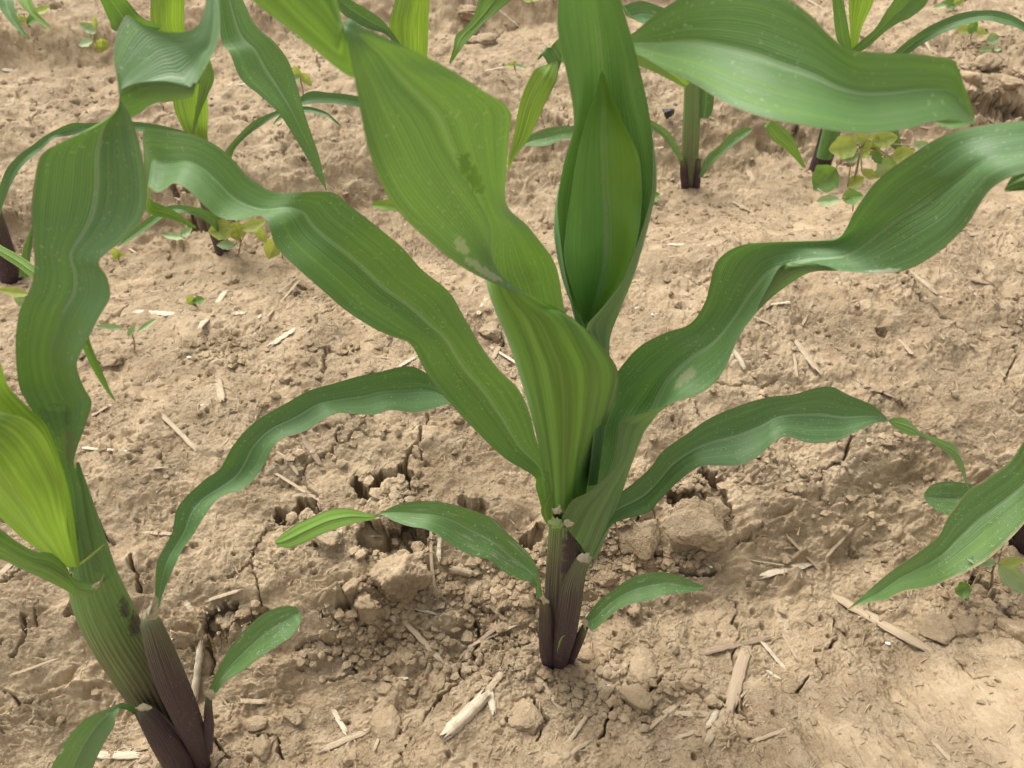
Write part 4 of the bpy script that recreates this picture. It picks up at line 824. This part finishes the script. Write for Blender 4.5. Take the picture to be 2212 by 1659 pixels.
# ------------------------------------------------------------------ soil clods
def blob(name, P, r, squash=(1, 1, 0.7), seed=0, rough=0.28, sub=4, mat=None, parent=None, tilt=0):
    import bmesh
    bm = bmesh.new(); bmesh.ops.create_icosphere(bm, subdivisions=sub, radius=1.0)
    V = np.array([v.co[:] for v in bm.verts]); F = np.array([[v.index for v in f.verts] for f in bm.faces]); bm.free()
    a = seed * 1.7
    rk = np.random.RandomState(seed % 9999); K = 15
    nr = rk.normal(size=(K, 3)); nr /= np.linalg.norm(nr, axis=1, keepdims=True); dk = rk.uniform(.62, .98, K)
    dt = V @ nr.T; rad_ = np.min(np.where(dt > .12, dk / np.maximum(dt, .12), 9), axis=1); rad_ = np.minimum(rad_, 1.15)
    n = perlin(V[:, 0] * 1.3 + a, V[:, 1] * 1.3 + V[:, 2] * 1.1, seed % 40) * 0.5 + perlin(V[:, 0] * 3.1 - V[:, 2] * 2 + a, V[:, 1] * 3.1 + V[:, 2] * 2.3, seed % 40 + 3) * 0.4 \
        - np.abs(perlin(V[:, 0] * 7 + V[:, 2] * 5, V[:, 1] * 7 - V[:, 2] * 4 + a, 9)) * 0.35 + perlin(V[:, 0] * 15 + V[:, 2] * 9, V[:, 1] * 15 - V[:, 2] * 9 + a, 12) * 0.16 + perlin(V[:, 0] * 29 + V[:, 2] * 17, V[:, 1] * 29 - V[:, 2] * 13 + a, 14) * 0.10
    V = V * (rad_ * (1 + rough * n))[:, None] * np.array(squash) * r
    an = seed * 2.4; R = np.array([[math.cos(an), -math.sin(an), 0], [math.sin(an), math.cos(an), 0], [0, 0, 1]]); V = V @ R.T
    o = mesh_np(name, V, F, mat or M['soil'], parent); o.location = P; o.rotation_euler = (math.radians(tilt), 0, 0)
    return o
def clod(px, py, rpx, label, squash=(1, .9, .65), rough=.3, sub=4, lift=0.2, seed=None, tilt=0):
    P, d = hit(px, py); r = rpx * d / FPX; z = float(full(P[:1], P[1:2])[0])
    z = max(z, P[2] - .004)
    o = blob('soil_clod', (P[0], P[1], z + r * lift), r, squash, seed if seed is not None else int(px + py), rough, sub, tilt=tilt)
    return tag(o, label, 'clod', 'clods of dry soil')
CL = [
 (870,1268,68,'largest crumbly clod standing in front of the dark hollow, left of the stem',(1.05,.85,.9),.42,0,.35),
 (1488,1165,62,'flat thick crust slab tilted against the bank right of the stem',(1.12,1.05,.22),.22,42,.75),
 (1378,1168,44,'rounded crust lump wedged left of the flat slab',(.9,1.1,.3),.25,35,.5),
 (1545,1112,30,'curled crust flake behind the flat slab',(1,.9,.22),.35,50,.7),
 (943,1471,23,'pear-shaped clod above the big whitish husk',(.9,1.1,.7),.25),
 (964,1390,12,'little pale clod midway between the crumbly clod and the husk',(1,1,.7),.25),
 (794,1331,25,'grainy clod at the lower left of the largest crumbly clod',(1,1,.8),.35),
 (761,1290,20,'egg-shaped clod left of the largest crumbly clod',(.8,1.2,.8),.25),
 (1075,1286,29,'jagged clod below the short hollow straw',(1.2,.8,.7),.45),
 (1012,1346,17,'flat flake clod with a sharp point between hollow straw and husk',(.9,1.2,.5),.45),
 (1047,1325,14,'small dark clod right of the pointed flake',(1,1,.8),.35),
 (1131,1300,26,'knobbly clod touching the left of the stem foot',(.9,1,.8),.45),
 (1309,1262,23,'smooth round clod right of the purple stem',(1,.9,.8),.2),
 (1372,1321,21,'clod resting under the short first leaf',(1.1,.8,.7),.35),
 (1305,1296,13,'small round clod below the smooth one',(1,1,.8),.25),
 (1385,1452,42,'wide worn clod lower right of the stem',(1.15,.9,.42),.2),
 (1368,1522,32,'wide flat clod under the wide worn one',(1.2,.9,.4),.25),
 (1135,1552,44,'broad weathered clod at the bottom right of the whitish husk',(1,.9,.4),.22),
 (832,1568,38,'low rounded clod left of the whitish husk',(1.2,.8,.45),.2),
 (834,1492,17,'small lumpy clod above the low rounded clod',(1.2,.9,.6),.3),
 (1166,1490,11,'pea-sized clod by the diagonal straw',(1.1,1,.7),.2),
 (1073,1580,14,'crumb below the whitish husk end',(1,1,.7),.25),
 (457,1637,22,'clod pressed against the foot of the lower left plant',(1,.8,.7),.35),
 (412,1655,16,'clod at the bottom edge in front of the lower left plant',(1,.8,.7),.35),
 (572,1618,28,'rounded clod at the bottom edge right of the lower left plant',(.9,1,.6),.25),
 (556,1566,22,'low clod above the rounded one at the bottom left',(1.2,.8,.5),.25),
 (640,1560,22,'worn clod between the bottom left clods and the long straw',(1.2,.9,.45),.25),
 (2010,1358,40,'smooth broad clod right of the wide flat straw',(1.1,.9,.5),.18),
 (2088,1364,32,'split clod in the heap at the right edge',(1.2,.8,.65),.35),
 (2130,1350,18,'little clod right of the split clod',(1,1,.7),.3),
 (2182,1375,32,'clod on the right edge below the weed',(.9,1,.7),.35),
 (2112,1275,19,'dark small clod under the wilted weed',(1,1,.7),.35),
 (2140,1305,16,'crumbly clod in the middle of the right edge heap',(1,1,.7),.4),
 (2165,1335,13,'crumb at the top of the right edge heap',(1,1,.7),.4),
 (465,727,26,'grainy brown clod in the straw litter left of the middle',(1,.9,.5),.35),
 (235,778,26,'rough clod beside the hanging leaf tip',(1.1,.8,.5),.4),
 (1085,660,22,'round clod behind the rolled leaf',(1,.8,.6),.3),
 (1060,720,30,'knobbly clod with a dark foot left of the rolled leaf',(1.1,.8,.5),.4),
 (500,612,22,'clod with dry grass at the crest left of the middle leaf',(1,.8,.6),.5),
 (2130,135,34,'big soft clod at the upper right',(1,.8,.7),.25),
 (2090,165,24,'broken clod under the big soft one',(1.2,.8,.6),.45),
 (2170,190,30,'crumbling clod at the right edge above the dark hollow',(1.2,.8,.6),.45),
 (710,1180,40,'swollen crust lump left of the dark hollow',(1.2,.7,.4),.2),
 (430,750,16,'clod near the grainy brown one',(1.2,.8,.5),.35),
 (322,1045,14,'cream pebble-like lump under the long dark leaf',(1,.8,.7),.15),
 (1015,45,30,'cracked clod at the top centre',(1.3,.8,.5),.45),
 (1040,95,26,'dark-footed clod below the cracked one',(1.3,.8,.5),.45),
 (855,1120,26,'fractured block on the bank left of the hollow',(1,.8,.6),.35),
 (905,1125,24,'second fractured block right of the first',(1,.8,.55),.35),
 (700,1125,22,'small block at the left end of the bank cracks',(1.2,.8,.5),.35),
 (1200,1462,14,'dark crumb in front of the stem foot',(1,1,.6),.4),
 (1165,1412,22,'torn crust pushed up left of the stem foot',(.7,1,.9),.45),
 (1262,1425,22,'soil heaped against the right of the stem foot',(1.2,.9,.6),.3),
 (885,1510,14,'small clod left of the whitish husk top',(1,1,.6),.3)]
for c_ in CL:
    x, y, r, lab, sq, rg = c_[:6]
    clod(x, y, r, lab, sq, rg, sub=5 if r > 36 else 4, tilt=c_[6] if len(c_) > 6 else 0, lift=c_[7] if len(c_) > 7 else .15)
blk = blob('black_lump', (0, 0, 0), .007, (1, 1.3, .8), 5, .4, 3, M['black']); Pb, db = hit(1441, 262); blk.location = (Pb[0], Pb[1], Pb[2] + .008)
tag(blk, 'small black lump lying on the soil right of the whorl', 'lump')
# crumbs: countless grains, one object
def scatter_mesh(name, pts, radii, seed, mat, squash=.75):
    r = np.random.RandomState(seed)
    base_v = np.array([[0, 0, 1], [.9, 0, .35], [.28, .85, .35], [-.73, .53, .35], [-.73, -.53, .35], [.28, -.85, .35], [.73, .53, -.35], [-.28, .85, -.35], [-.9, 0, -.35], [-.28, -.85, -.35], [.73, -.53, -.35], [0, 0, -1]])
    base_f = np.array([[0,1,2],[0,2,3],[0,3,4],[0,4,5],[0,5,1],[1,6,2],[2,7,3],[3,8,4],[4,9,5],[5,10,1],[6,7,2],[7,8,3],[8,9,4],[9,10,5],[10,6,1],[11,7,6],[11,8,7],[11,9,8],[11,10,9],[11,6,10]])
    n = len(pts); V = base_v[None] * (1 + (r.rand(n, 12, 1) - .5) * .7) * (0.75 + r.rand(n, 1, 3) * .6) * radii[:, None, None]
    V[..., 2] *= squash
    an = r.rand(n) * 6.28; c, s_ = np.cos(an)[:, None], np.sin(an)[:, None]
    x = V[..., 0] * c - V[..., 1] * s_; y = V[..., 0] * s_ + V[..., 1] * c
    V = np.stack([x, y, V[..., 2]], -1) + pts[:, None, :]
    F = (base_f[None] + (np.arange(n) * 12)[:, None, None]).reshape(-1, 3)
    return mesh_np(name, V.reshape(-1, 3), F, mat, smooth=False)
r_ = np.random.RandomState(3); px = []; 
for cx_, cy_, sx_, sy_, n in [(1215,1450,50,14,260),(1160,1440,40,30,120),(420,1645,60,14,160),(1490,400,26,6,60),(1768,374,26,6,60),(700,880,300,160,300),(1800,1000,300,200,300),(1500,470,300,40,200),(850,1180,48,12,160),(640,1112,40,8,120),(830,1045,40,10,160),(1505,1060,35,8,160),(2150,244,50,6,120),(850,1185,55,26,260),(870,1270,60,60,500),(1080,1270,130,50,900),(1310,1230,60,60,500),(800,1390,80,40,350),(1420,1230,90,20,300),(2140,1320,50,45,350),(510,1350,50,14,220),(1000,1420,200,60,400),(1350,1480,120,80,300),(650,1120,50,14,120),(860,1075,50,30,200),(1510,1060,45,25,200),(2090,180,60,40,200),(480,760,60,30,150)]:
    for _ in range(n): px.append((r_.normal(cx_, sx_ * .6), r_.normal(cy_, sy_ * .6)))
Q = []
for x, y in px:
    d = ray(x, y); t_ = H / -d[2]; Q.append((d[0] * t_, d[1] * t_))
Q = np.array(Q)
for _ in range(4):
    zz = macro(Q[:, 0], Q[:, 1]); dd = np.array([ray(x, y) for x, y in px]); tt = (H - zz) / -dd[:, 2]; Q = dd[:, :2] * tt[:, None]
extra = np.stack([r_.uniform(-1, 1, 3600), r_.uniform(.14, 1.7, 3600) ** 1.0], -1); extra[:, 0] *= .25 + .5 * extra[:, 1]
Q = np.concatenate([Q, extra]); rad = .0007 + .0026 * r_.rand(len(Q)) ** 2.6
Zq = full(Q[:, 0], Q[:, 1]); o = scatter_mesh('soil_crumbs', np.column_stack([Q, Zq + rad * .35]), rad, 4, M['soil'])
o['kind'] = 'stuff'; tag(o, 'fine crumbs and grains of dry soil scattered over the ground', 'crumbs')

# ------------------------------------------------------------------ straw
def straw_mesh(name, A, B_, wid, mat, kind='split', seed=0, bend=0.0, nv=14, mids=None):
    r = random.Random(seed); A = np.array(A, float); B_ = np.array(B_, float)
    pts = [A] + [np.array(m_, float) for m_ in (mids or [])] + [B_]
    if bend and not mids:
        m_ = (A + B_) / 2; s_ = np.cross(B_ - A, [0, 0, 1]); m_ = m_ + s_ * bend; pts = [A, m_, B_]
    P = cr(np.array(pts), nv); T = np.gradient(P, axis=0); T /= np.linalg.norm(T, axis=1, keepdims=True) + 1e-9
    side = np.cross(T, [0, 0, 1.0]); side /= np.linalg.norm(side, axis=1, keepdims=True); up = np.cross(side, T)
    hw = wid / 2
    if kind == 'tube': th = np.linspace(0, 2 * np.pi, 15); k = 15; prof = np.stack([np.cos(th), np.sin(th)], -1)
    else:
        th = np.linspace(-0.15, math.pi + 0.15, 11); k = 22
        o_ = np.stack([np.cos(th), np.sin(th) * .24], -1); i_ = np.stack([np.cos(th[::-1]) * .82, np.sin(th[::-1]) * .14 - .06], -1); prof = np.concatenate([o_, i_])
    if kind == 'tube':
        prof = np.concatenate([prof, prof[::-1] * 0.72]); k = len(prof)
    prof = np.concatenate([prof, prof[:1]]); k += 1
    tap = np.ones(nv); tap[0] = r.uniform(.55, 1); tap[-1] = r.uniform(.35, .95)
    rg = 1 + 0.07 * np.array([[math.sin(i * 2.2 + seed) for i in range(k)]])
    P = P + up * (np.array([r.uniform(-.12, .12) for _ in range(nv)]) * min(wid, .0028))[:, None] + side * (np.array([r.uniform(-.08, .08) for _ in range(nv)]) * min(wid, .0028))[:, None]
    tap = tap * np.array([r.uniform(.9, 1.08) for _ in range(nv)])
    V = P[:, None] + hw * tap[:, None, None] * (side[:, None] * (prof[:, 0][None] * rg)[..., None] + up[:, None] * (prof[:, 1][None] * rg)[..., None])
    # ragged ends
    L = np.linalg.norm(B_ - A)
    for e_, sg in ((0, -1), (-1, 1)):
        jag = np.array([r.uniform(-.6, 1.5) for _ in range(k)]); jag[-1] = jag[0]
        V[e_] += T[e_] * (sg * jag * min(wid * .9, L * .12))[:, None]
    UV = np.stack(np.broadcast_arrays(np.linspace(0, 1, k)[None], np.linspace(0, 1, nv)[:, None]), -1).reshape(-1, 2)
    return mesh_np(name, V.reshape(-1, 3), gridF(k, nv), mat, uv=UV)
def straw(x1, y1, x2, y2, wpx, label, mat='straw', kind='split', bend=0.0, lift=0.0, mid=None, seed=None):
    seed = seed if seed is not None else int(x1 * 3 + y1)
    n = 7; xs = np.linspace(x1, x2, n); yy = np.linspace(y1, y2, n)
    if mid: 
        q = cr(np.array([(x1, y1), mid, (x2, y2)], float), n); xs, yy = q[:, 0], q[:, 1]
    H_ = [hit(a_, b_) for a_, b_ in zip(xs, yy)]; dep = np.mean([h[1] for h in H_]); wd = wpx * dep / FPX
    P = np.array([h[0] for h in H_]); z = np.maximum(full(P[:, 0], P[:, 1], False), P[:, 2] - .004)
    # lie on the high spots: straight line above most of the ground
    q = np.linspace(0, 1, n); fit = np.polyfit(q, z, 1); line = np.polyval(fit, q); off = np.percentile(z - line, 55)
    P[:, 2] = line + off + wd * .12 + lift
    # keep the ends where the photo has them: slide along the line of sight
    for i in range(n):
        d = ray(xs[i], yy[i]); t_ = (H - P[i, 2]) / -d[2]; P[i] = [d[0] * t_, d[1] * t_, P[i, 2]]
    return tag(straw_mesh('straw_piece', P[0], P[-1], wd, M[mat], kind, seed, bend, mids=[P[2], P[4]] if (mid or n) else None), label, 'straw', 'bits of old straw lying on the soil')
SW = [
 (486,631,434,706,15,'pale flat straw chip lying steeply beside the nipped sprout','straw_pale'),
 (298,673,376,679,15,'thick pale straw chip lying level left of the nipped sprout','straw_pale'),
 (339,885,424,971,11,'brown split straw slanting down below the litter, upper left of the arching leaf','straw'),
 (568,1005,732,1107,7,'long thin straw slanting down to the dark crack under the arching leaf','straw'),
 (178,967,274,974,8,'needle-like straw pointing right from the left plant','straw_pale'),
 (195,898,243,872,10,'short straw just under the hanging leaf tip','straw'),
 (472,825,479,862,17,'stubby broken straw standing on end in the litter','straw'),
 (585,745,636,711,13,'pale frayed straw chip rising to the right in the litter','straw_pale'),
 (500,678,528,676,12,'little oval husk with a dark slit','straw_pale'),
 (520,738,561,701,7,'dark twig bit with a white speck in the litter','straw_dark'),
 (636,660,677,656,4,'thin level straw above the long wavy leaf','straw'),
 (578,684,646,606,6,'grass blade bundle rising steeply to the crest clod','straw'),
 (592,640,640,600,4,'curved dry grass beside the bundle','straw'),
 (321,1012,363,1009,4,'hair-thin straw above the long dark leaf foot','straw'),
 (1061,750,1143,800,7,'clean pale straw slanting down left of the rolled leaf','straw_pale'),
 (1065,773,1076,752,11,'short wide chip crossing the clean pale straw','straw'),
 (1051,644,1034,677,11,'leaf-shaped chip under the broad scuffed leaf','straw_pale'),
 (859,793,897,772,8,'pale straw ending at the long wavy leaf','straw_pale'),
 (800,769,852,775,6,'bundle of thin fibres left of the pale straw end','straw'),
 (1444,528,1541,530,9,'whitish level straw right of the whorl','straw_pale'),
 (1433,520,1490,500,8,'tan straw just above the whitish level one','straw'),
 (1539,464,1570,465,10,'short pale straw chip on the ridge crest','straw_pale'),
 (1576,431,1616,453,8,'bent straw flake on the crest right of the slim stem','straw'),
 (1970,591,2018,632,14,'round straw stub stuck in the top of the long crack','straw','tube'),
 (2087,602,2136,612,9,'brown level straw right of the round stub','straw_dark'),
 (2095,620,2120,650,8,'small sunk straw near the right edge','straw'),
 (1944,734,1972,765,10,'short split straw on the right bank','straw'),
 (1722,741,1768,800,14,'half-buried thick stalk on the right bank','straw'),
 (1755,653,1734,701,6,'forked fibre below the big right leaf','straw'),
 (1850,821,1923,854,10,'weathered straw lying level above the mid right leaf','straw_dark'),
 (1926,847,1944,869,9,'dark brown chip at the end of the weathered straw','straw_dark'),
 (1667,658,1703,652,6,'pale splinter under the folded leaf margin','straw_pale'),
 (1649,1241,1747,1218,17,'pale husk lying under crossed fibres right of the flat slab','straw_pale'),
 (1623,1210,1773,1233,4,'long thin fibre crossing the pale husk','straw'),
 (1703,1160,1769,1230,8,'frayed straw slanting down to the crossed fibres','straw'),
 (1787,1200,1838,1144,7,'thin straw rising right of the frayed one','straw'),
 (1798,1285,1988,1394,24,'widest flat straw, under the brown leaf tip','straw'),
 (1649,1390,1696,1445,9,'pale straw right of the thick buried stalk','straw_pale'),
 (1577,1526,1612,1398,26,'thick soil-crusted stalk standing out of the lower right litter','straw_soil'),
 (1528,1600,1572,1530,17,'lower stretch of soil-crusted stalk near the bottom','straw_soil'),
 (1514,1409,1656,1376,15,'dark shredded straw above the thick stalk','straw_dark'),
 (1579,1522,1656,1456,6,'thin straw fanning out from the thick stalk','straw'),
 (1455,1540,1528,1543,13,'broad level straw left of the thick stalk','straw'),
 (1404,1569,1481,1504,13,'broad straw slanting up in the lower right litter','straw'),
 (1477,1526,1543,1515,7,'narrow straw between the broad ones','straw'),
 (1460,1595,1530,1570,9,'curved straw below the broad ones','straw'),
 (1625,1602,1700,1575,8,'thin curved straw at the lower right','straw'),
 (964,1586,1044,1506,28,'big whitish corn husk tube with a torn open end','straw_pale','tube'),
 (1044,1506,1084,1453,14,'thin straw continuing up from the whitish husk','straw'),
 (1054,1474,1065,1534,15,'pale curled husk strip beside the whitish tube','straw_pale'),
 (1138,1436,1211,1530,13,'clean straight straw slanting down from the stem foot','straw'),
 (880,1349,950,1425,12,'brown straw running from the crumbly clod towards the husk','straw'),
 (897,1314,943,1326,7,'short pale straw on the crumbly clod','straw_pale'),
 (845,1466,878,1465,7,'tiny pale level straw above the low clods','straw_pale'),
 (950,1164,948,1206,9,'upright straw bit behind the hanging root','straw_pale'),
 (974,1230,1018,1238,16,'short hollow straw with its open end facing right','straw','tube'),
 (1215,1621,1281,1527,9,'straight tan straw rising at the bottom right of the centre','straw'),
 (1281,1527,1309,1492,7,'thin tip piece above the straight tan straw','straw'),
 (700,1618,793,1579,15,'long buff straw at the bottom edge left of the centre','straw'),
 (723,1537,747,1582,11,'frayed pale chip above the long buff straw','straw_pale'),
 (1218,1638,1267,1603,9,'faint straw at the bottom edge of the centre','straw'),
 (999,1415,1079,1349,9,'shredded fibre mat rising to the stem foot','straw_dark'),
 (1015,1395,1110,1352,6,'thin fibre above the shredded mat','straw'),
 (1061,1310,1096,1345,10,'sunk straw left of the stem foot','straw'),
 (419,1506,433,1397,15,'round upright straw stub right of the lower left plant','straw_pale','tube'),
 (310,1150,370,1153,9,'level straw left of the long dark leaf','straw'),
 (450,1296,516,1275,9,'straw rising gently above the spoon-shaped leaf','straw'),
 (400,1300,415,1320,12,'short flake right of the pale collar','straw'),
 (523,1514,570,1516,11,'short level straw below the spoon-shaped leaf','straw'),
 (209,1631,293,1631,17,'broad flat straw at the bottom left edge','straw_pale'),
 (28,1457,119,1424,6,'thin straw at the left edge above the bottom','straw'),
 (269,1612,328,1656,6,'curved stem at the bottom left corner','straw'),
 (478,1506,502,1537,4,'fine curved fibre under the spoon-shaped leaf','straw'),
 (1078,21,1119,55,6,'blurred straw at the top centre','straw_pale'),
 (475,185,533,181,5,'far straw behind the drooping leaf','straw_pale'),
 (1747,0,1777,18,9,'far thick straw at the top edge right','straw'),
 (1999,88,2012,112,9,'far straw chip at the upper right','straw'),
 (590,180,640,186,5,'far straw left of the yellow seedling','straw'),
 (1050,152,1090,144,4,'far thin straw beside the minute seedling','straw_pale'),
 (2020,1605,2050,1640,10,'buried straw at the lower right','straw'),
 (1690,1370,1720,1420,6,'thin splinter near the lower right cracks','straw'),
 (1655,1448,1690,1470,6,'small chip below the splinter','straw_pale')]
for s in SW: straw(*s[:7], kind=s[7] if len(s) > 7 else 'split')
straw(1630,684,1722,812,6,'long curved grass stem bending down on the right bank', mid=(1700,727))
straw(931,1143,946,1293,7,'dry root hanging down over the bank by the hollow straw', mid=(934,1235), mat='straw')
# many smaller fragments, alike
GRP = 'small straw fragments pressed in the soil'
protos = []
for i in range(6):
    r = random.Random(i); o = straw_mesh('straw_fragment', (-.5, 0, 0), (.5, 0, 0.0), .16 + .05 * i, M[['straw', 'straw_soil', 'straw', 'straw_dark', 'straw_pale', 'straw_soil'][i]], 'split', i, r.uniform(-.12, .12), 7)
    protos.append(o)
rr = np.random.RandomState(12); nf = 170
fx = rr.uniform(-1, 1, nf); fy = .17 + rr.rand(nf) ** 1.25 * 1.0; fx = fx * (.19 + .46 * fy); fz = full(fx, fy); e_ = .003
gx = (full(fx + e_, fy, False) - full(fx - e_, fy, False)) / (2 * e_); gy = (full(fx, fy + e_, False) - full(fx, fy - e_, False)) / (2 * e_)
for i in range(nf):
    src = protos[i % 6]; o = src if i < 6 else src.copy()
    if i >= 6: C.objects.link(o)
    L = rr.uniform(.004, .015) * (1 + fy[i] * .5); n_ = Vector((-gx[i] * .6, -gy[i] * .6, 1)).normalized()
    q = n_.to_track_quat('Z', 'Y').to_matrix().to_4x4() @ Matrix.Rotation(rr.uniform(0, 6.28), 4, 'Z')
    o.matrix_world = Matrix.Translation((fx[i], fy[i], fz[i] - .0002)) @ q @ Matrix.Diagonal((L, L * .8, L * .8, 1))
    tag(o, 'short tan straw fragment pressed flat in the dry soil among many like it', 'straw', GRP)
# chaff dust: fibres nobody could count
nc = 8000; cxs = rr.uniform(-1, 1, nc); cys = .15 + rr.rand(nc) ** 1.2 * 1.3; cxs = cxs * (.2 + .48 * cys); czs = full(cxs, cys) + .0003
L = rr.uniform(.0012, .0075, nc) * (1 + cys * .4); Wd = rr.uniform(.00022, .0007, nc) * (1 + cys * .3); an = rr.uniform(0, 6.28, nc); tl = rr.normal(0, .25, nc)
d = np.stack([np.cos(an), np.sin(an), tl], -1); sd_ = np.stack([-np.sin(an), np.cos(an), 0 * an], -1); cpos = np.stack([cxs, cys, czs], -1); upv = np.array([0, 0, 1.0])
V = np.stack([cpos - d * L[:, None] / 2 - sd_ * Wd[:, None], cpos - d * L[:, None] / 2 + sd_ * Wd[:, None], cpos + d * L[:, None] / 2 + sd_ * Wd[:, None] * .4, cpos + d * L[:, None] / 2 - sd_ * Wd[:, None] * .4,
              cpos - d * L[:, None] * .3 + upv * Wd[:, None] * 1.2, cpos + d * L[:, None] * .35 + upv * Wd[:, None] * 1.2], 1).reshape(-1, 3)
F = (np.array([[0, 1, 4], [3, 5, 2], [0, 4, 5], [0, 5, 3], [1, 2, 5], [1, 5, 4]])[None] + (np.arange(nc) * 6)[:, None, None]).reshape(-1, 3)
o = mesh_np('straw_chaff', V, F, M['straw'], smooth=False); o['kind'] = 'stuff'; tag(o, 'fine straw chaff and fibres littering the soil surface', 'chaff')
for px_, py_, r_px, lab in [(415,790,7,'small white husk flake in the litter'),(440,884,4,'tiny white chip below the husk flake'),(562,688,6,'white speck on the dark twig'),(1069,675,5,'white seed shell behind the rolled leaf'),
    (1408,690,4,'white chip right of the whorl'),(1919,1390,7,'white stone chip beside the widest straw'),(1534,1227,7,'cream flake below the flat slab'),(1318,1490,7,'white shell bit in a pit right of the diagonal straw')]:
    P, d_ = hit(px_, py_); r0 = r_px * d_ / FPX; z_ = float(full(P[:1], P[1:2], False)[0])
    tag(blob('white_chip', (P[0], P[1], z_ + r0 * .4), r0, (1, .7, .35), px_, .3, 2, M['white']), lab, 'chip', 'white chips on the soil')
